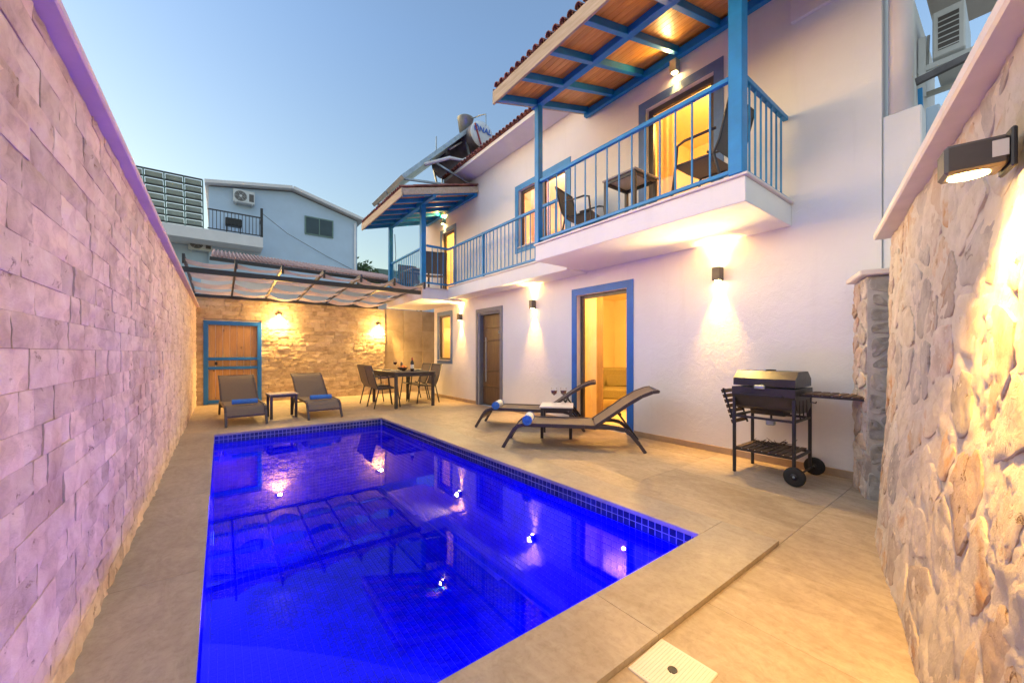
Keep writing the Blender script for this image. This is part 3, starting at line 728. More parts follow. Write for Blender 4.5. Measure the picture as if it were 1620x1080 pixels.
wall_lamp((XW, 5.478, 2.05), 'up and down wall lamp between the patio door and the dark entrance door', 42, 54)
wall_lamp((XW, 8.224, 2.02), 'up and down wall lamp between the entrance door and the small window', 42, 54)
wall_lamp((XW, 2.667, 4.80), 'brass wall lamp above the near balcony door', 105, 24, 'brass lamps above the balcony doors', m_steel, fill_power=6, ua=150)
wall_lamp((XW, 9.086, 4.58), 'brass wall lamp above the far balcony door', 105, 24, 'brass lamps above the balcony doors', m_steel, fill_power=6, ua=150)
def dome_lamp(x, z, label, power):
    t = thing('dome_lamp', label, 'wall lamp', (x, YB - .02, z), 0, 'small downlights on the back wall')
    MB().lathe([(0, .06), (.03, .055), (.055, .03), (.062, 0), (.056, 0), (.0, .045)], 18, Matrix.Translation((0, -.08, 0))).build('shade', m_frame, t, True)
    MB().tube([(0, .0, .06), (0, -.08, .065)], .012).build('bracket', m_frame, t)
    MB().lathe([(0, .005), (.04, .005)], 16, Matrix.Translation((0, -.08, 0))).build('lens', m_lampglow, t)
    spot('downlight', (x, YB - .10, z - .012), (x, YB - .055, z - 1), power, 140, .9, (1, .60, .16), .025); point('added_wall_fill', (x, YB - .30, z - .05), 9, (1, .60, .18), .04)  # the point is an added fill in mid-air, evening out the wall light
dome_lamp(1.146, 2.07, 'small downlight on the stone wall to the right of the gate', 90)
dome_lamp(3.59, 1.93, 'small downlight on the stone wall beside the dining corner', 80)

# ================================================================== RUBBLE WALL ON THE RIGHT
A15 = R(15); WD = Vector((-math.cos(A15), -math.sin(A15), 0)); WN = Vector((-math.sin(A15), math.cos(A15), 0)); W0 = Vector((4.0, .59, 0))
rwl = thing('rubble_wall', 'thick rubble stone wall with a pale cap at the right edge, lit by a lamp', 'wall', W0)
RW = Matrix((WD, WN, Vector((0, 0, 1)))).transposed().to_4x4()    # local x along wall, y outwards, z up
RH, RL = 2.02, 2.95
def off(s, z): return .15 * max(0, 1 - z / 1.7) ** 1.6 * min(1, .25 + s) + .02 * noise.noise(Vector((s * 1.7, z * 1.7, 3)))
rows = []
for j in range(116):
    zz = -.06 + (RH + .06) * j / 115
    rows.append([(s_, off(s_, zz) + .010 * noise.fractal(Vector((s_ * 9, zz * 9, 1)), 1, 2, 3) + .0045 * noise.fractal(Vector((s_ * 38, zz * 38, 7)), .7, 2, 3) + .003, zz) for s_ in [RL * i / 200 for i in range(201)]])
mo = MB().strip(rows); mo.box(0, RL, -.42, -.2, -.06, RH)
for j in range(41):                                          # far end return
    pass
e_rows = [[(0 - .0, y * 1.0, -.06 + (RH + .06) * j / 20) for y in (-.42, -.3, -.1, off(0, RH * j / 20) - .008)] for j in range(21)]
mo.strip(e_rows)
mo.v = [RW @ Vector(p) for p in mo.v]; mo.build('mortar', m_mortar, rwl, 22)
seeds = []
random.seed(11)
tries = 0
while len(seeds) < 88 and tries < 20000:
    tries += 1; p = (random.uniform(-.02, RL), random.uniform(-.02, RH)); dm = random.choice((.17, .21, .26, .32))
    if all(((p[0] - s_[0]) / 1.0) ** 2 + ((p[1] - s_[1]) * 1.15) ** 2 > dm ** 2 for s_ in seeds): seeds.append(p)
def clip(poly, nx, ny, d):
    out = []
    for i in range(len(poly)):
        a, b = poly[i], poly[(i + 1) % len(poly)]; da = a[0] * nx + a[1] * ny - d; db = b[0] * nx + b[1] * ny - d
        if da <= 0: out.append(a)
        if (da < 0 < db) or (db < 0 < da): t_ = da / (da - db); out.append((a[0] + (b[0] - a[0]) * t_, a[1] + (b[1] - a[1]) * t_))
    return out
def rubble_stone(poly, mat, parent, mw3, offf, gap, depth, npt=18, crag=.010):
    cx = sum(p[0] for p in poly) / len(poly); cy = sum(p[1] for p in poly) / len(poly)
    per = []
    for i in range(len(poly)):
        a, b = poly[i], poly[(i + 1) % len(poly)]; per.append(math.hypot(b[0] - a[0], b[1] - a[1]))
    tot = sum(per); ring = []; 
    for k in range(npt):
        d = tot * k / npt; i = 0
        while i < len(per) - 1 and d > per[i]: d -= per[i]; i += 1
        a, b = poly[i], poly[(i + 1) % len(poly)]; t_ = d / max(per[i], 1e-6); ring.append((a[0] + (b[0] - a[0]) * t_, a[1] + (b[1] - a[1]) * t_))
    for _ in range(1): ring = [tuple((ring[k - 1][c] + 2 * ring[k][c] + ring[(k + 1) % npt][c]) / 4 for c in (0, 1)) for k in range(npt)]
    sc = max(.5, 1 - gap * 2.2 / (tot / 3.3)); sd = random.random() * 90
    sh = depth * random.uniform(.6, 1.2); tilt = (random.uniform(-.04, .04), random.uniform(-.04, .04))
    v = []; f = []
    levels = ((1.0, -.02), (.985, .4), (.93, .85), (.74, 1.0), (.52, 1.02), (.26, 1.04))
    for s_, hh in levels:
        for p in ring:
            wob = 1 + .07 * noise.noise(Vector((p[0] * 14, p[1] * 14, sd)))
            u, w = cx + (p[0] - cx) * sc * s_ * wob, cy + (p[1] - cy) * sc * s_ * wob
            h = offf(u, w) + (sh * hh + tilt[0] * (u - cx) + tilt[1] * (w - cy) if hh > 0 else -.03)
            if hh > .3: h += crag * noise.fractal(Vector((u * 19, w * 19, sd)), .7, 2.2, 4)
            v.append((u, h, w))
    v.append((cx, offf(cx, cy) + sh, cy)); L = len(levels)
    for r_ in range(L - 1):
        for k in range(npt): f.append((r_ * npt + k, r_ * npt + (k + 1) % npt, (r_ + 1) * npt + (k + 1) % npt, (r_ + 1) * npt + k))
    for k in range(npt): f.append(((L - 1) * npt + k, (L - 1) * npt + (k + 1) % npt, L * npt))
    m_ = MB().add([mw3 @ Vector(p) for p in v], f); return m_.build('stone', mat, parent, 24)
def rubble_face(seeds, x0, x1, z0, z1, mat, parent, mw3, offf, gap, depth, npt, crag):
    for i, p in enumerate(seeds):
        poly = [(x0, z0), (x1, z0), (x1, z1), (x0, z1)]
        for j, s_ in enumerate(seeds):
            if i != j and abs(s_[0] - p[0]) < .9 and abs(s_[1] - p[1]) < .9:
                nx, ny = s_[0] - p[0], s_[1] - p[1]; poly = clip(poly, nx, ny, (nx * (s_[0] + p[0]) + ny * (s_[1] + p[1])) / 2)
                if len(poly) < 3: break
        if len(poly) >= 3: rubble_stone(poly, random.choice(mat) if isinstance(mat, list) else mat, parent, mw3, offf, random.uniform(*gap), depth, npt, crag)
rubble_face(seeds, -.02, RL, -.05, RH, m_rubbles, rwl, RW, off, (.008, .03), .007, 30, .0045)
cp = MB().cbox(-.07, RL, -.46, .085, RH, RH + .05, .008); cp.v = [RW @ Vector(p) for p in cp.v]; cp.build('wall_cap', m_capwhite, rwl)
# lamp on it
LS = 2.30; lp = W0 + WD * LS + Vector((0, 0, 1.715)); lo = off(LS, 1.715) + .025
rl_ = thing('bulkhead_lamp', 'grey boxy downlight with a pale sticker on the rubble wall', 'wall lamp', lp, A15 + math.pi, None)
# local frame: x -> towards -WD ; use explicit matrix so that y points out of the wall
rl_.rotation_euler = (0, 0, math.atan2(WD.y, WD.x))
sg = 1 if (Matrix.Rotation(math.atan2(WD.y, WD.x), 3, 'Z') @ Vector((0, 1, 0))).dot(WN) > 0 else -1
def ly(a, b): return (min(sg * a, sg * b), max(sg * a, sg * b))
y0, y1 = ly(lo, lo + .012); MB().cbox(-.05, .05, y0, y1, -.055, .055, .004).build('mounting_plate', m_black, rl_)
y0, y1 = ly(lo + .012, lo + .135); MB().cbox(-.045, .045, y0, y1, -.045, .04, .008).build('lamp_body', m_frame, rl_)
y0, y1 = ly(lo + .015, lo + .045); MB().box(-.0465, -.0452, y0, y1, -.02, .025).build('sticker', m_labelp, rl_)
MB().box(.0452, .0465, y0, y1, -.02, .025).build('sticker', m_labelp, rl_)
MB().lathe([(0, -.047), (.036, -.047)], 20, Matrix.Translation((0, sg * (lo + .08), 0)) @ Matrix.Diagonal((1, 1.15, 1, 1))).build('lens', m_lampglow, rl_)
pl = lp + WN * (lo + .075)
spot('rubble_wall_downlight', pl + Vector((0, 0, -.06)), pl + Vector((0, 0, -1)) + WN * -.03, 46, 105, 1.0, (1, .53, .09), .03)
# stone gate pillar
pr = thing('stone_pillar', 'narrow grey stone pillar with a white cap beside the barbecue', 'pillar', (4.13, .745, 0))
A2 = R(22); PM = Matrix.Rotation(A2, 4, 'Z')
pm = MB(); pm.box(.006, .42, -.22, -.006, -.06, 1.76, PM); pm.build('pillar_core', m_pillarmortar, pr)
E1 = Matrix((Vector((0, -1, 0)), Vector((-1, 0, 0)), Vector((0, 0, 1)))).transposed().to_4x4()   # end face: u -> -y, out -> -x
E2 = Matrix((Vector((1, 0, 0)), Vector((0, 1, 0)), Vector((0, 0, 1)))).transposed().to_4x4()
ps1 = [(random.uniform(.02, .2), -.02 + 1.76 * (k + .5) / 15 + random.uniform(-.03, .03)) for k in range(15)]
rubble_face(ps1, .0, .226, -.05, 1.76, [m_pillar, m_pillar2], pr, PM @ E1, lambda u, w: 0, (.012, .03), .006, 20, .012)
ps2 = [(random.uniform(.02, .4), -.02 + 1.76 * (k + .5) / 22 + random.uniform(-.03, .03)) for k in range(22)]
rubble_face(ps2, .0, .42, -.05, 1.76, m_rubbles, pr, PM @ E2, lambda u, w: 0, (.008, .02), .008, 18, .012)
pc = MB().cbox(-.05, .44, -.26, .05, 1.765, 1.81, .008, PM); pc.build('pillar_cap', m_capwhite, pr)

# ================================================================== PERGOLA
pg = thing('pergola', 'dark steel pergola with sagging sheer cloth over the back of the terrace', 'pergola', (0, 0, 0))
PR = [-.46 + .667 * k for k in range(7)]; yF, yK = 7.82, 11.0
zr = lambda y: 2.46 + (yK - y) / (yK - yF) * .17
MB().bar((-.46, yK + .03, 2.43), (3.56, yK + .03, 2.43), .05, .07).build('back_beam', m_black, pg)
MB().bar((-.5, 8.0, 2.475), (3.52, 8.0, 2.475), .06, .08).build('front_beam', m_black, pg)
for i, x in enumerate(PR):
    MB().bar((x, yF, zr(yF) + .03), (x, yK, zr(yK) + .03), .035, .06).build('rafter', m_black, pg)
    MB().bar((x, yF + .02, zr(yF)), (x, yF + .02, zr(yF) - .09), .035, .035).build('stub', m_black, pg)
for i in range(6):
    xa_, xb_ = PR[i] + .02, PR[i + 1] - .02
    for k, (ya, yb) in enumerate(((7.83, 8.28), (8.5, 9.35), (9.45, 10.25), (10.35, 10.98))):
        rows = []; sag = random.uniform(.03, .065); pin = random.uniform(.22, .36); sh = random.uniform(-.08, .08)
        for a in range(9):
            u = a / 8; b_ = math.sin(math.pi * u); mid = (ya + yb) / 2 + sh * b_; hw = (yb - ya) / 2 * (1 - pin * b_)
            rows.append([(xa_ + (xb_ - xa_) * u, mid + hw * (c / 4 - 1), zr(mid) - sag * b_ - .02 * math.sin(c * 1.9 + i) * b_ - .015 * math.sin(c * math.pi / 4)) for c in range(9)])
        MB().strip(rows).build('canopy_cloth', m_cloth, pg, True)

# ================================================================== FURNITURE
def lounger_proto(label, loc, rz):
    t = thing('sun_lounger', label, 'sun lounger', loc, rz, 'sun loungers round the pool')
    wd = .58; L = 1.76; H = .29
    prof = [(0, 0), (.07, .12), (.13, .22), (.18, .27), (.25, .292), (.6, .292), (1.0, .288), (1.38, .285), (1.47, .265), (1.54, .21), (1.63, .10), (1.70, 0)]
    for y in (.018, wd - .018):
        m = MB()
        for a, b in zip(prof, prof[1:]): m.bar((a[0], y, a[1]), (b[0], y, b[1]), .034, .045 if a[1] > .2 else .04, b=.004)
        m.build('side_frame', m_loung, t)
    m = MB(); m.bar((.09, .03, .15), (.09, wd - .03, .15), .022, .03); m.bar((1.12, .03, .27), (1.12, wd - .03, .27), .03, .03); m.bar((1.58, .03, .16), (1.58, wd - .03, .16), .022, .03); m.build('crossbar', m_loung, t)
    sp = [(.085, .165), (.14, .245), (.2, .285), (.28, .306), (.5, .300), (.75, .297), (1.0, .300), (1.11, .305)]
    rows = [[(x, .034 + (wd - .068) * c / 6, z_ - .012 * math.sin(math.pi * c / 6)) for c in range(7)] for x, z_ in sp]
    rows2 = [[(x, y, z_ - .008) for x, y, z_ in r_] for r_ in rows]
    MB().strip(rows).strip(rows2).build('seat_sling', m_sling, t, True)
    bp = [(1.13, .30), (1.30, .42), (1.50, .565), (1.66, .665), (1.78, .715), (1.85, .725)]
    rows = [[(x, .03 + (wd - .06) * c / 6, z_ + .012 - .010 * math.sin(math.pi * c / 6)) for c in range(7)] for x, z_ in bp]
    bk = MB().strip(rows).strip([[(x, y, z_ - .008) for x, y, z_ in r_] for r_ in rows]).build('backrest_sling', m_sling, t, True)
    m = MB()
    for y in (.016, wd - .016):
        for a, b in zip(bp, bp[1:]): m.bar((a[0], y, a[1]), (b[0], y, b[1]), .03, .04, b=.004)
    m.bar((1.85, .03, .722), (1.85, wd - .03, .722), .03, .03, b=.004); m.build('backrest_frame', m_loung, t)
    m = MB()
    for y in (.05, wd - .05): m.bar((1.38, y, .47), (1.62, y, .15), .018, .022)
    m.bar((1.42, .05, .44), (1.42, wd - .05, .44), .02, .02); m.build('support_strut', m_black, t)
    return t
aC = math.atan2(-.725, .69)
lc = lounger_proto('grey sling sun lounger nearest the barbecue, feet towards the pool', (2.782, 3.869, FZ), aC)
copy_tree(lc, (3.213, 5.206, FZ), math.atan2(-.76, .65), 'grey sling sun lounger in front of the bright blue patio door')
copy_tree(lc, (.63, 7.55, FZ), R(93), 'grey sling sun lounger in front of the blue-framed gate')
copy_tree(lc, (1.79, 7.50, FZ), R(91), 'grey sling sun lounger between the low table and the dining corner')
def towel(loc, rz, label, L, r, blue_end=True):
    t = thing('rolled_towel', label, 'towel', loc, rz, 'rolled towels on the loungers')
    sp = []; n = 46
    m = MB(); rows = []
    for k in range(n + 1):
        a = k / n * 2 * math.pi * 2.6; rr = r * (1 - .72 * (1 - k / n)); rows.append([(rr * math.cos(a), y, r + rr * math.sin(a)) for y in (-L / 2, -L / 6, L / 6, L / 2)])
    m.strip(rows); m.build('towel_roll', m_towelblue if not blue_end else m_towelwhite, t, True)
    if blue_end:
        for sg_ in (1, -1):
            mm = Matrix.Translation((0, sg_ * L / 2, r)) @ Matrix.Rotation(R(90), 4, 'X')
            MB().lathe([(0, 0), (r * .45, .004), (r * .5, -.002), (r * .93, .002)], 22, mm).build('towel_end', m_towelblue, t, True)
            MB().lathe([(r * 1.012, -.008), (r * 1.012, .008)], 22, mm).build('towel_hem', m_towelblue, t, True)
    return t
towel((3.06, 3.70, .272), aC, 'white rolled towel with blue end on the lounger nearest the barbecue', .29, .064)
towel((3.50, 4.99, .272), math.atan2(-.76, .65), 'white rolled towel with blue end on the lounger by the patio door', .29, .064)
towel((.33, 7.98, .272), R(90), 'blue rolled towel on the lounger in front of the gate', .36, .05, False)
towel((1.50, 7.93, .272), R(90), 'blue rolled towel on the lounger left of the dining corner', .36, .05, False)
def low_table(label, loc, rz, w=.45, d=.45, h=.43, mat=None):
    t = thing('side_table', label, 'table', loc, rz, None)
    MB().cbox(-w / 2, w / 2, -d / 2, d / 2, h - .022, h, .004).build('table_top', mat or m_tabletop, t)
    m = MB(); a, b = w / 2 - .035, d / 2 - .035
    m.box(-a, a, -b - .012, -b + .012, h - .062, h - .023); m.box(-a, a, b - .012, b + .012, h - .062, h - .023); m.box(-a - .012, -a + .012, -b, b, h - .0615, h - .0235); m.box(a - .012, a + .012, -b, b, h - .0615, h - .0235)
    m.build('apron', m_dark, t)
    for sx in (-1, 1):
        for sy in (-1, 1): MB().cbox(sx * a - .02, sx * a + .02, sy * b - .02, sy * b + .02, 0, h - .022, .003).build('leg', m_dark, t)
    return t
low_table('low dark side table between the two loungers by the stone wall', (.90, 8.20, FZ), R(4), .46, .42, .44)
tc = Vector((2.782, 3.869, 0)) + Vector((.69, -.725, 0)) * .63 + Vector((.725, .69, 0)) * .83
low_table('low side table with two wine glasses between the poolside loungers', (tc.x, tc.y, FZ), aC, .46, .46, .44, m_white)
def wine_glass(loc, label, fill=True):
    t = thing('wine_glass', label, 'wine glass', loc); t.scale = (1.2, 1.2, 1.2)
    MB().lathe([(0, .002), (.033, .002), (.03, .006), (.005, .010), (.0035, .02), (.0035, .088), (.012, .098), (.033, .125), (.039, .155), (.035, .195), (.034, .195), (.037, .155), (.031, .127), (.0, .099)], 20).build('glass', m_glass, t, True)
    if fill: MB().lathe([(0, .1), (.030, .127), (.0365, .152), (.036, .158), (0, .158)], 20).build('wine', m_wine, t, True)
    return t
wine_glass((tc.x + .02, tc.y + .08, .416), 'red wine glass on the low table, nearer the entrance door')
wine_glass((tc.x + .13, tc.y + .0, .416), 'red wine glass on the low table, nearer the patio door')

def chair_proto(label, loc, rz, group):
    t = thing('garden_chair', label, 'chair', loc, rz, group); w = .52       # faces +x
    for y in (-w / 2 + .015, w / 2 - .015):
        m = MB(); m.tube([(.46, y, 0), (.40, y, .42), (.38, y, .63), (.30, y, .655), (-.02, y, .64)], .014, 8); m.build('front_leg', m_dark, t, True)
        m = MB(); m.tube([(-.10, y, 0), (.0, y, .41), (.06, y, .44)], .014, 8); m.build('rear_leg', m_dark, t, True)
        MB().tube([(.40, y, .425), (.0, y, .40), (-.06, y, .52), (-.16, y, .90)], .014, 8).build('side_rail', m_dark, t, True)
    hw = w / 2 - .02
    def sl(pts, n):
        rows = [[(x, -hw + 2 * hw * c / 4, z_ - .012 * math.sin(math.pi * c / 4)) for c in range(5)] for x, z_ in pts]
        MB().strip(rows).strip([[(x - .004, y, z_ - .006) for x, y, z_ in r_] for r_ in rows]).build(n, m_sling, t, True)
    sl([(.42, .43), (.3, .432), (.1, .415), (.02, .405)], 'seat'); sl([(-.02, .43), (-.06, .53), (-.11, .72), (-.16, .90)], 'backrest')
    MB().tube([(-.16, -hw, .90), (-.16, hw, .90)], .013, 8).build('top_bar', m_dark, t)
    return t
gd = 'sling chairs round the dining table'
c0 = chair_proto('dark sling chair on the stone-wall side of the dining table, nearer the pool', (2.66, 8.40, FZ), R(0), gd)
copy_tree(c0, (2.70, 9.05, FZ), R(2), 'dark sling chair on the stone-wall side of the dining table, nearer the back wall')
copy_tree(c0, (4.06, 8.62, FZ), R(180), 'dark sling chair on the villa side of the dining table, nearer the entrance door')
copy_tree(c0, (4.08, 9.25, FZ), R(178), 'dark sling chair on the villa side of the dining table, nearer the back wall')
dt = thing('dining_table', 'dark metal dining table laid for a meal under the balcony', 'table', (3.36, 8.65, FZ))
MB().cbox(-.46, .46, -.78, .78, .735, .765, .005).build('table_top', m_dark, dt)
m = MB(); m.box(-.42, .42, -.735, -.715, .67, .734); m.box(-.42, .42, .715, .735, .67, .734); m.box(-.435, -.421, -.72, .72, .67, .734); m.box(.421, .435, -.72, .72, .67, .734); m.build('apron', m_dark, dt)
for sx in (-1, 1):
    for sy in (-1, 1): MB().cbox(sx * .42 - .03, sx * .42 + .03, sy * .73 - .03, sy * .73 + .03, 0, .734, .004).build('leg', m_dark, dt)
TZ = FZ + .766
bt = thing('wine_bottle', 'red wine bottle with a white label on the dining table', 'bottle', (3.42, 8.22, TZ))
MB().lathe([(0, 0), (.037, 0), (.038, .01), (.038, .185), (.03, .215), (.015, .24), (.0145, .29), (0, .29)], 20).build('bottle_body', m_bottle, bt, True)
MB().lathe([(.0385, .06), (.0385, .15)], 20).build('bottle_label', m_labelp, bt, True)
MB().lathe([(.0155, .235), (.0165, .30), (0, .302)], 16).build('capsule', m_capsule, bt, True)
wine_glass((3.30, 8.95, TZ), 'red wine glass on the dining table')
fb = thing('fruit_bowl', 'dark bowl of fruit in the middle of the dining table', 'bowl', (3.34, 8.58, TZ))
MB().lathe([(0, 0), (.05, 0), (.09, .03), (.13, .075), (.126, .078), (.085, .036), (0, .012)], 22).build('bowl', m_doorwood, fb, True)
for k in range(6):
    a = k * 1.05; r_ = .06 if k < 5 else 0
    MB().lathe([(.001, -.036), (.022, -.03), (.036, -.008), (.036, .01), (.024, .03), (.006, .034), (.001, .03)], 12, Matrix.Translation((r_ * math.cos(a), r_ * math.sin(a), .07 + (.03 if k == 5 else 0)))).build('fruit', m_fruit, fb, True)
def plate(x, y, label):
    t = thing('plate', label, 'plate', (x, y, TZ), 0, 'plates on the dining table')
    MB().lathe([(0, .001), (.07, .001), (.125, .016), (.13, .019), (.128, .021), (.07, .007), (0, .006)], 24).build('dish', m_plate, t, True)
plate(3.08, 8.3, 'white plate at the stone-wall side of the dining table near the pool'); plate(3.10, 8.95, 'white plate at the stone-wall side of the dining table near the back wall'); plate(3.65, 8.55, 'white plate at the villa side of the dining table')
pp = thing('pepper_grinder', 'tall dark grinder on the dining table behind the fruit bowl', 'grinder', (3.42, 8.85, TZ))
MB().lathe([(0, 0), (.03, 0), (.03, .05), (.022, .09), (.028, .13), (.028, .17), (.0, .185)], 16).build('grinder_body', m_frame, pp, True)
MB().lathe([(0, .185), (.012, .187), (.014, .2), (0, .21)], 12).build('grinder_knob', m_steel, pp, True)

# balcony furniture
BZ = 2.696
gb = 'sling chairs on the balconies'
copy_tree(c0, (4.22, 4.05, BZ), R(-75), 'sling chair on the near balcony beside the bedroom window', gb)
copy_tree(c0, (4.08, 1.80, BZ), R(88), 'sling chair in the corner of the near balcony by the tall blue post', gb)
low_table('small table with a pale top on the near balcony between two chairs', (4.16, 3.0, BZ), R(0), .50, .50, .66, m_tabletop)
copy_tree(c0, (4.12, 8.5, 2.625), R(70), 'sling chair seen from behind on the far balcony beside its door', gb)
copy_tree(c0, (4.05, 9.95, 2.625), R(-95), 'sling chair at the far end of the end balcony', gb)
low_table('small table on the far balcony between two chairs', (3.98, 9.25, 2.625), R(0), .5, .5, .62)

# armchair in the living room
ac = thing('armchair', 'olive armchair inside the lit living room behind the patio door', 'armchair', (6.75, 5.15, -.02), R(222))
MB().cbox(-.38, .38, -.38, .38, .22, .44, .04).build('seat', m_cushion, ac, 40); MB().cbox(-.42, -.26, -.40, .40, .3, .85, .05).build('backrest', m_cushion, ac, 40)
for y in (-.46, .38): MB().cbox(-.38, .34, y, y + .1, .22, .6, .035).build('arm', m_cushion, ac, 40)
MB().cbox(-.24, -.1, -.28, .26, .45, .76, .05, Matrix.Rotation(R(-12), 4, 'Y')).build('cushion', m_cushion, ac, 40)
for sx in (-.32, .32):
    for sy in (-.36, .36): MB().tube([(sx, sy, .22), (sx * 1.08, sy * 1.08, 0)], [.025, .015]).build('leg', m_black, ac)
# ------------------------------------------------------------------ barbecue
bq = thing('barbecue', 'black charcoal barbecue cart on two wheels with wooden side shelves', 'barbecue', (4.06, 1.22, FZ))
# local: x depth towards the wall 0..0.5, y length 0..0.5 (handle side +y)
Lq, Dq = .50, .50
lid = [(.02, .86), (.02, .93), (.11, 1.0), (.36, 1.0), (.45, .93), (.45, .86)]
MB().prism(lid, -.01, Lq + .01, axis='y').build('lid', m_bbqlid, bq)
bowl = [(.0, .845), (.0, .77), (.06, .655), (.14, .62), (.33, .62), (.41, .655), (.47, .77), (.47, .845)]
MB().prism(bowl[::-1], -.015, Lq + .015, axis='y').build('bowl', m_bbqlid, bq)
hd = MB(); hd.bar((-.035, .21, .855), (-.035, .30, .855), .03, .035, b=.008); hd.bar((0.02, .255, .87), (-.03, .255, .86), .015, .015); hd.build('lid_handle', m_steel, bq)
MB().bar((-.012, .08, .775), (-.012, .44, .775), .015, .012).build('ash_rail', m_black, bq)
MB().lathe([(.0, .0), (.04, .0), (.045, .012), (0, .016)], 14, Matrix.Translation((.22, .25, 1.0))).build('lid_vent', m_black, bq)
for x in (.02, .45):
    for y in (.0, Lq):
        wz = .10 if y == 0 else 0
        MB().bar((x, y, wz * .8), (x, y, .75), .026, .026, b=.003).build('leg', m_black, bq)
for x in (-.0, .47):
    wm = Matrix.Translation((x + (-.035 if x < .1 else .035), -.02, .085)) @ Matrix.Rotation(R(90), 4, 'Y')
    wh = MB().lathe([(.03, -.018), (.07, -.02), (.083, -.014), (.085, 0), (.083, .014), (.07, .02), (.03, .018)], 24, wm).build('wheel', m_rubber, bq, True)
    MB().lathe([(0, -.022), (.03, -.02), (.03, .02), (0, .022)], 14, wm).build('hub', m_black, wh, True)
    MB().lathe([(0, -.026), (.010, -.025), (.010, .025), (0, .026)], 10, wm).build('axle_cap', m_steel, wh, True)
MB().tube([(-.04, -.02, .085), (.5, -.02, .085)], .009).build('axle', m_black, bq)
for z_ in (.555, .23):
    for p_, q_ in (((.02, 0, z_), (.02, Lq, z_)), ((.45, 0, z_), (.45, Lq, z_)), ((.02, 0, z_ + .001), (.45, 0, z_ + .001)), ((.02, Lq, z_ + .001), (.45, Lq, z_ + .001))): MB().bar(p_, q_, .018, .021).build('frame_rail', m_black, bq)
for k in range(8): MB().cbox(.0, .47, .03 + k * .058, .03 + k * .058 + .044, .243, .256, .003).build('shelf_slat', m_slatwood, bq)
MB().prism([(.13, .62), (.34, .62), (.31, .575), (.16, .575)], .12, .40, axis='y').build('ash_tray', m_black, bq)
MB().cbox(.2, .26, .22, .29, .47, .52, .006).build('draught_valve', m_steel, bq); MB().tube([(.23, .25, .52), (.23, .25, .58)], .01).build('valve_stem', m_black, bq)
for k in range(7): MB().cbox(.1, .40, -.50 + k * .066, -.50 + k * .066 + .05, .80, .815, .003).build('side_shelf_slat', m_slatwood, bq)
m = MB(); m.bar((.12, -.52, .79), (.12, -.01, .79), .016, .02); m.bar((.38, -.52, .79), (.38, -.01, .79), .016, .02); m.tube([(.1, -.10, .785), (.1, -.10, .74), (.1, -.14, .735), (.1, -.14, .75)], .006); m.build('side_shelf_bracket', m_black, bq)
fm = Matrix.Translation((.1, Lq + .02, .80)) @ Matrix.Rotation(R(-68), 4, 'X')
fm = Matrix.Translation((0, Lq + .14, .80)) @ Matrix.Rotation(R(-108), 4, 'X')
for k in range(7): MB().cbox(.05, .38, .0 + k * .052, .038 + k * .052, -.007, .007, .003, fm).build('folded_shelf_slat', m_slatwood, bq)
for x in (.07, .36): MB().bar(fm @ Vector((x, -.01, -.014)), fm @ Vector((x, .37, -.014)), .012, .016).build('folded_shelf_frame', m_black, bq)
MB().bar((.07, Lq, .56), fm @ Vector((.07, .34, -.014)), .012, .012).build('folded_shelf_strut', m_black, bq); MB().bar((.07, Lq, .79), fm @ Vector((.07, .0, -.014)), .012, .012).build('folded_shelf_strut', m_black, bq)
for k in range(3): MB().tube([(.1 + .1 * k, -.012, .74), (.1 + .1 * k, -.02, .60), (.12 + .1 * k, -.02, .575)], .006).build('tool_hook', m_black, bq)
tw = MB(); random.seed(5)
for k in range(30):
    p = Vector((4.06 + random.uniform(.08, .36), 1.22 + random.uniform(.14, .42), FZ + .265 + random.uniform(0, .025))); a = random.uniform(0, 6.3); l = random.uniform(.05, .13)
    tw.tube([p, p + Vector((math.cos(a), math.sin(a), random.uniform(0, .3))) * l * .6, p + Vector((math.cos(a + .4), math.sin(a + .4), random.uniform(0, .5))) * l], [.005, .004, .002], 5)
tag(tw.build('twig_heap', m_twig), 'heap of dry twigs on the lower shelf of the barbecue', 'twigs', kind='stuff')
# skimmer lid
sl_ = thing('skimmer_lid', 'square pale plastic pool skimmer lid set in the floor', 'lid', (1.33, .775, FZ), R(2))
MB().cbox(-.118, .118, -.112, .112, -.002, .006, .003).build('lid_plate', m_plastic, sl_)
MB().lathe([(0, .0078), (.012, .0078), (.013, .0086), (.017, .0086), (.018, .006)], 16).build('finger_hole', m_black, sl_)
rb = MB()
for k in range(18): rb.box(-.105, .105, -.103 + k * .012, -.099 + k * .012, .0058, .0072)
rb.build('ridges', m_plastic, sl_, kind='stuff')

# ================================================================== SOLAR WATER HEATER ON THE ROOF
sh = thing('solar_water_heater', 'roof solar water heater with a white lettered tank end and sloping collector', 'solar heater', (0, 0, 0))
tcx, tcy, tcz = 4.76, 7.42, 6.13; tr_ = .30
TM = Matrix.Translation((tcx, tcy, tcz)) @ Matrix.Rotation(R(90), 4, 'X')       # local z -> -y
MB().lathe([(tr_, -2.0), (tr_, -.04), (tr_ * .99, -.01)], 28, TM).build('tank', m_tankdark, sh, True)
MB().lathe([(tr_ * 1.0, -.012), (tr_ * .97, .01), (tr_ * .6, .035), (0, .045)], 28, TM).build('tank_end', m_tank, sh, True)
MB().lathe([(tr_, -2.0), (0, -2.03)], 28, TM).build('tank_end', m_tankdark, sh, True)
ft = bpy.data.curves.new('tank_lettering', 'FONT'); ft.body = '\u00d6NAL'; ft.size = .17; ft.align_x = 'CENTER'; ft.extrude = .003; ft.shear = .15; ft.offset = .004
tmp = bpy.data.objects.new('tank_lettering', ft); col.objects.link(tmp); bpy.context.view_layer.update()
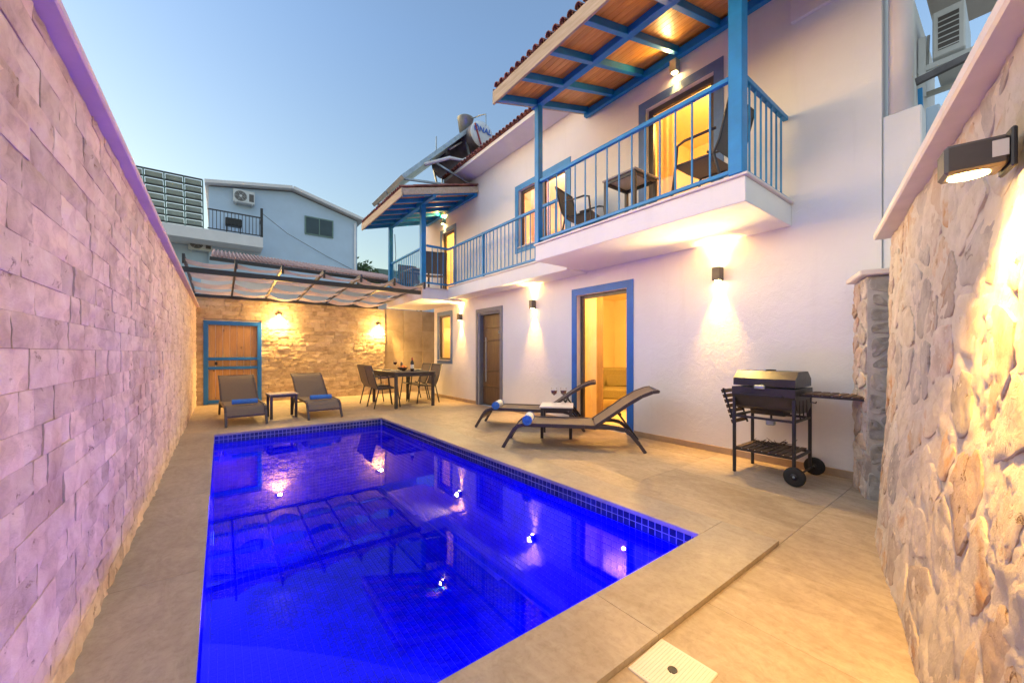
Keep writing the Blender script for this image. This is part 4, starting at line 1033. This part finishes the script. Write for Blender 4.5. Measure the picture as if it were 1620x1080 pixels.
fme = bpy.data.meshes.new_from_object(tmp.evaluated_get(bpy.context.evaluated_depsgraph_get())); bpy.data.objects.remove(tmp); fme.materials.clear(); fme.materials.append(m_letter)
fo = link('lettering', fme, sh, mw=Matrix.Translation((tcx - .02, tcy - .052, tcz + .02)) @ Matrix.Rotation(R(90), 4, 'X'))
MB().bar((tcx - .22, tcy - .05, tcz + .16), (tcx - .06, tcy - .05, tcz - .27), .02, .03).build('tank_strut', m_capsule, sh)
def colp(u, y): return Vector((4.55 - 1.55 * u, y, 6.22 - 1.50 * u))   # collector plane: u down the slope
nrm = Vector((-1.5, 0, 1.55)).normalized()
for ya, yb in ((7.62, 8.55), (8.62, 9.55)):
    v = []
    for d in (0, .085):
        for u, y in ((0, ya), (1, ya), (1, yb), (0, yb)): v.append(colp(u, y) + nrm * d)
    MB().add(v, [(0, 1, 2, 3), (4, 7, 6, 5), (0, 4, 5, 1), (1, 5, 6, 2), (2, 6, 7, 3), (3, 7, 4, 0)]).build('collector', m_steel, sh)
    MB().add([p + nrm * .003 for p in (colp(.04, ya + .05) + nrm * .085, colp(.96, ya + .05) + nrm * .085, colp(.96, yb - .05) + nrm * .085, colp(.04, yb - .05) + nrm * .085)], [(0, 1, 2, 3)]).build('collector_glass', m_darkglass, sh)
m = MB()
for y in (7.7, 9.4):
    m.bar(colp(.05, y), (4.75, y, 5.1), .04, .04); m.bar(colp(.6, y), (4.72, y, 5.02), .04, .04); m.bar(colp(.98, y), (4.72, y, 4.98), .04, .04)
    m.bar((tcx, y, tcz - .3), (tcx, y, 5.1), .04, .04)
m.build('stand', m_steel, sh)
MB().tube([colp(.72, 7.58) + Vector((0, 0, -.02)), (4.0, 7.55, 5.42), (4.3, 7.5, 5.43), (4.6, 7.45, 5.62), (4.75, 7.42, 5.78)], .035, 10).build('hot_pipe', m_acw, sh, True)
MB().tube([(4.1, 7.75, 5.72), (4.45, 7.8, 6.02)], .02, 8).build('cold_pipe', m_acw, sh, True)
MB().lathe([(.0, 0), (.15, 0), (.19, .30), (.2, .31), (0, .32)], 20, Matrix.Translation((4.66, 8.0, 6.42))).build('expansion_bucket', m_steel, sh, True)
MB().tube([(4.72, 8.0, 6.72), (4.78, 7.5, 6.62), (4.80, 7.32, 6.56), (4.80, 7.32, 6.3)], .014, 6).build('vent_pipe', m_steel, sh)
MB().tube([(4.74, 7.9, 6.3), (4.74, 7.9, 6.55)], .03, 8).build('valve', m_acw, sh)
MB().tube([(3.9, 8.0, 5.75), (3.9, 8.0, 6.05)], .014, 6).build('air_vent', m_steel, sh)

# ================================================================== AC UNITS
def ac_unit(label, loc, rz, w=.82, h=.58, d=.3):
    t = thing('ac_unit', label, 'air conditioner', loc, rz, 'air conditioner outdoor units'); # front faces -y
    MB().cbox(-w / 2, w / 2, 0, d, 0, h, .012).build('casing', m_acw, t)
    MB().lathe([(.0, .004), (.22, .004), (.235, .0)], 24, Matrix.Translation((-.13, -.002, h / 2)) @ Matrix.Rotation(R(90), 4, 'X')).build('fan_opening', m_frame, t)
    m = MB()
    for k in range(4): m.lathe([(.05 + .05 * k, .012), (.056 + .05 * k, .012)], 24, Matrix.Translation((-.13, -.002, h / 2)) @ Matrix.Rotation(R(90), 4, 'X'))
    for k in range(6):
        a = k * math.pi / 3; m.bar((-.13, -.012, h / 2), (-.13 + .22 * math.cos(a), -.012, h / 2 + .22 * math.sin(a)), .006, .006)
    m.lathe([(0, .016), (.05, .014)], 16, Matrix.Translation((-.13, -.002, h / 2)) @ Matrix.Rotation(R(90), 4, 'X')); m.build('fan_grille', m_acw, t)
    MB().cbox(.19, .37, -.003, .001, .1, .45, .001).build('side_panel', m_frame, t)
    for x in (-w / 2 + .1, w / 2 - .1): MB().bar((x, 0, -.025), (x, d + .12, -.025), .04, .05).build('bracket', m_acw, t)
    return t
NY = 22.0
ac_unit('air conditioner unit high on the pale neighbour house above its terrace', (.87, NY - .33, 8.08), 0)
ac_unit('air conditioner unit under the terrace slab of the neighbour house', (-.72, NY - .03, 5.70), 0)
# unit on the villa side wall, seen end-on
au = thing('ac_unit', 'air conditioner with slatted side grille on the villa side wall', 'air conditioner', (6.6, .37, 4.56), 0, 'air conditioner outdoor units')
MB().cbox(0, .8, 0, .25, 0, .53, .012).build('casing', m_acw, au)
MB().cbox(-.004, -.001, .045, .205, .07, .45, .001).build('grille_recess', m_frame, au)
for k in range(7): MB().cbox(-.012, -.004, .045, .205, .075 + k * .062, .087 + k * .062, .001).build('grille_slat', m_acw, au)
for x in (.02, .7): MB().bar((x, -.06, -.07), (x, .37, -.07), .04, .06).build('bracket', m_acw, au)
MB().bar((-.3, -.05, -.28), (-.3, .35, -.34), .05, .07).build('support_bar', m_tankdark, au); MB().bar((.0, .33, -.40), (.0, .33, .3), .03, .06).build('support_post', m_acw, au)
for k in range(2): MB().tube([(.1, .29 + .03 * k, .35), (.1, .30 + .03 * k, .0), (.1, .36, -.2)], .014, 8).build('pipe', m_acw, au, True)

# ================================================================== NEIGHBOURS
nh = thing('neighbour_house', 'pale blue-white neighbour house with a low gable and a terrace', 'house', (0, 0, 0))
mb = MB(); gp = [(-.43, 3.0), (5.98, 3.0), (5.98, 8.35), (2.85, 9.18), (-.43, 8.62)]
mb.prism(gp, NY, NY + 9, axis='y'); mb.build('wall', m_neigh, nh)
mb = MB(); mb.box(-4.6, 1.55, NY - 1.1, NY + 5, 5.95, 6.42); mb.build('terrace_slab', m_white, nh); MB().box(-4.6, -.44, NY + .3, NY + 8, 0, 5.94).build('lower_wall', m_neigh, nh); MB().box(-.43, 1.5, NY - .0, NY + .05, 0, 3.0).build('lower_wall', m_neigh, nh)
for a, b in (((-.55, 8.66), (2.85, 9.25)), ((2.85, 9.25), (6.25, 8.36))):
    d = Vector((b[0] - a[0], 0, b[1] - a[1])).normalized(); up = Vector((-d.z, 0, d.x)); v = []
    for y in (NY - .35, NY + 9.2):
        for p, k in ((a, 0), (b, 0), (b, .14), (a, .14)): v.append(Vector((p[0], y, p[1])) + up * k)
    MB().add(v, [(0, 1, 2, 3), (4, 7, 6, 5), (0, 4, 5, 1), (1, 5, 6, 2), (2, 6, 7, 3), (3, 7, 4, 0)]).build('roof', m_white, nh)
MB().tube([(5.85, NY - .1, 8.2), (5.85, NY - .1, 3.0)], .06, 8).build('rain_pipe', m_white, nh, True)
nw = MB(); nw.box(3.41, 4.76, NY - .05, NY - .001, 7.20, 8.13); nw = nw.build('window', m_greenroof, nh)
MB().box(3.47, 4.06, NY - .058, NY - .051, 7.26, 8.07).build('pane', m_darkglass, nw); MB().box(4.11, 4.70, NY - .058, NY - .051, 7.26, 8.07).build('pane', m_darkglass, nw)
rl2 = thing('railing', None, None); rl2.parent = nh
MB().bar((-.45, NY - 1.0, 7.32), (1.5, NY - 1.0, 7.32), .05, .05).build('top_rail', m_black, rl2); MB().bar((-.45, NY - 1.0, 6.5), (1.5, NY - 1.0, 6.5), .04, .04).build('bottom_rail', m_black, rl2)
me = MB().box(-.012, .012, -.012, .012, 6.5, 7.3).mesh('baluster', m_black)
for k in range(15): link('baluster', me, rl2, mw=Matrix.Translation((-.4 + k * .13, NY - 1.0, 0)))
MB().box(1.45, 1.55, NY - 1.05, NY - .95, 6.42, 7.75).build('corner_post', m_black, rl2); MB().bar((1.5, NY - 1, 7.32), (1.5, NY - .05, 7.32), .05, .05).build('top_rail', m_black, rl2)
gr = thing('grill_box', 'small dark grill standing on the neighbour terrace behind the railing', 'grill', (.46, NY - .7, 6.42))
MB().cbox(-.3, .3, -.18, .18, .38, .72, .03).build('grill_body', m_black, gr)
for x in (-.25, .25): MB().box(x - .02, x + .02, -.02, .02, 0, .38).build('leg', m_black, gr)
# terrace canopy with tarpaulin slats
tc_ = thing('terrace_canopy', 'open slatted canopy with pale green tarpaulin panels on the neighbour terrace', 'canopy', (0, 0, 0))
def cp_(u, w): # u across, w up the back
    return Vector((-3.9 + 3.25 * u, NY + .3 + 1.2 * (1 - w) , 6.5 + w * 2.42 + .02 * u))
for k in range(5):
    u0 = k / 5
    for r_ in range(9):
        a, b = cp_(u0 + .012, r_ / 9 + .012), cp_(u0 + .185, (r_ + 1) / 9 - .02)
        MB().add([(a.x, a.y, a.z), (b.x, a.y, a.z), (b.x, b.y, b.z), (a.x, b.y, b.z), (a.x, a.y + .03, a.z), (b.x, a.y + .03, a.z), (b.x, b.y + .03, b.z), (a.x, b.y + .03, b.z)], [(0, 1, 2, 3), (4, 7, 6, 5), (0, 4, 5, 1), (2, 6, 7, 3), (1, 5, 6, 2), (0, 3, 7, 4)]).build('tarpaulin_panel', m_tarp, tc_)
for r_ in range(10): MB().bar(cp_(0, r_ / 9) + Vector((0, -.03, 0)), cp_(1, r_ / 9) + Vector((0, -.03, 0)), .06, .06).build('rail', m_black, tc_)
for k in range(6): MB().bar(cp_(k / 5, 0) + Vector((0, -.06, 0)), cp_(k / 5, 1) + Vector((0, -.06, 0)), .05, .05).build('rafter', m_greenroof, tc_)
# low tiled roof behind the pergola
lr = thing('low_tiled_building', 'low building with a faded pink tile roof behind the pergola', 'building', (0, 0, 0))
MB().box(-.4, 5.4, 12.6, 15.5, 0, 3.30).build('wall', m_white, lr)
sl2 = .30
MB().add([(-.2, 12.2, 3.56), (5.0, 12.2, 3.44), (5.0, 14.6, 4.10), (-.2, 14.6, 4.22)], [(0, 1, 2, 3)]).build('roof', m_tilepink, lr)
for k in range(56):
    x = -.15 + k * .091; zz = 3.60 - (x + .2) * .023
    m = MB(); pts = []
    m.tube([(x, 12.12, zz - .02), (x, 14.6, zz + .64)], .024, 8); m.build('roof_tile', m_tilepink, lr, True)
MB().bar((-.22, 12.16, 3.50), (5.0, 12.16, 3.38), .05, .09).build('gutter', m_black, lr)
# green roofed shed
gs = thing('green_roofed_shed', 'small pale shed with a flat green roof behind the trees', 'shed', (0, 0, 0))
MB().box(8.4, 13.0, 25, 28, 0, 6.05).build('wall', m_neigh, gs); MB().box(7.9, 13.4, 24.6, 28.4, 6.05, 6.5).build('roof', m_greenroof, gs)
MB().box(9.1, 10.1, 24.93, 24.99, 4.3, 5.75).build('window', m_darkglass, gs)
# trees
def tree(loc, h, cr, label, n=1600, leaf=.10, cz=.72):
    t = thing('tree', label, 'tree', loc); tr2 = MB(); random.seed(int(abs(loc[0]) * 100 + 3))
    tr2.tube([(0, 0, 0), (.05, .03, h * .35), (0, 0, h * .8)], [.12 * h / 5, .09 * h / 5, .03], 8); ends = []
    for k in range(9):
        a = random.uniform(0, 6.28); r_ = cr * random.uniform(.4, .95); z1 = h * random.uniform(.5, 1.0); e = Vector((r_ * math.cos(a), r_ * math.sin(a), z1)); ends.append(e)
        tr2.tube([(0, 0, h * random.uniform(.3, .6)), e * .5 + Vector((0, 0, z1 * .35)), e], [.05 * h / 5, .03, .012], 6)
    tr2.build('trunk', m_bark, t, True); f = MB()
    for k in range(n):
        c = random.choice(ends); p = c + Vector((random.gauss(0, .3), random.gauss(0, .3), random.gauss(0, .24))) * cr * .75
        s_ = leaf * random.uniform(.6, 1.4); a = Vector((random.gauss(0, 1), random.gauss(0, 1), random.gauss(0, .6))).normalized(); b = a.orthogonal().normalized(); b.rotate(Matrix.Rotation(random.uniform(0, 6.28), 3, a)); w = a.cross(b)
        f.add([p - b * s_, p + w * s_ * .45, p + b * s_, p - w * s_ * .45], [(0, 1, 2, 3)])
    f.build('crown', m_leaf, t); return t
tree((6.9, 23.5, 0), 6.4, 1.3, 'leafy green tree beside the pale neighbour house', 2600, .13)
tree((8.6, 23.0, 0), 5.5, 1.2, 'lower leafy tree in front of the green roofed shed', 2200, .12)
tree((8.7, .66, 0), 4.9, .45, 'green bush rising behind the rubble wall at the right', 1800, .06)
# mountain to the right
hm = MB(); rows = []
for j in range(14):
    u = j / 13; rows.append([])
    for i in range(60):
        a = R(60 + 70 * i / 59); d = 260 + 330 * u; hgt = (210 * math.sin(u * math.pi / 2) ** .9) * (.75 + .35 * noise.fractal(Vector((i * .13, u * 2, 4)), 1, 2, 5)) - 2
        rows[-1].append((d * math.sin(a), d * math.cos(a), hgt))
hm.strip(rows).build('hills', m_hill, smooth=True, kind='structure')

# thin cables
tag(MB().tube([(3.75, 10.2, 4.35), (3.78, 10.2, 3.8), (3.74, 10.2, 3.3), (3.80, 10.2, 2.7)], .008, 6).build('hanging_cable', m_black), 'thin dark cable hanging from the far awning roof', 'cable')
tag(MB().tube([(1.5, NY - .6, 7.7), (2.6, NY - .3, 7.0), (4.4, NY - .1, 6.2), (5.9, NY - .05, 5.6)], .012, 6).build('sagging_cable', m_frame), 'thin cable sagging across the pale neighbour house', 'cable')
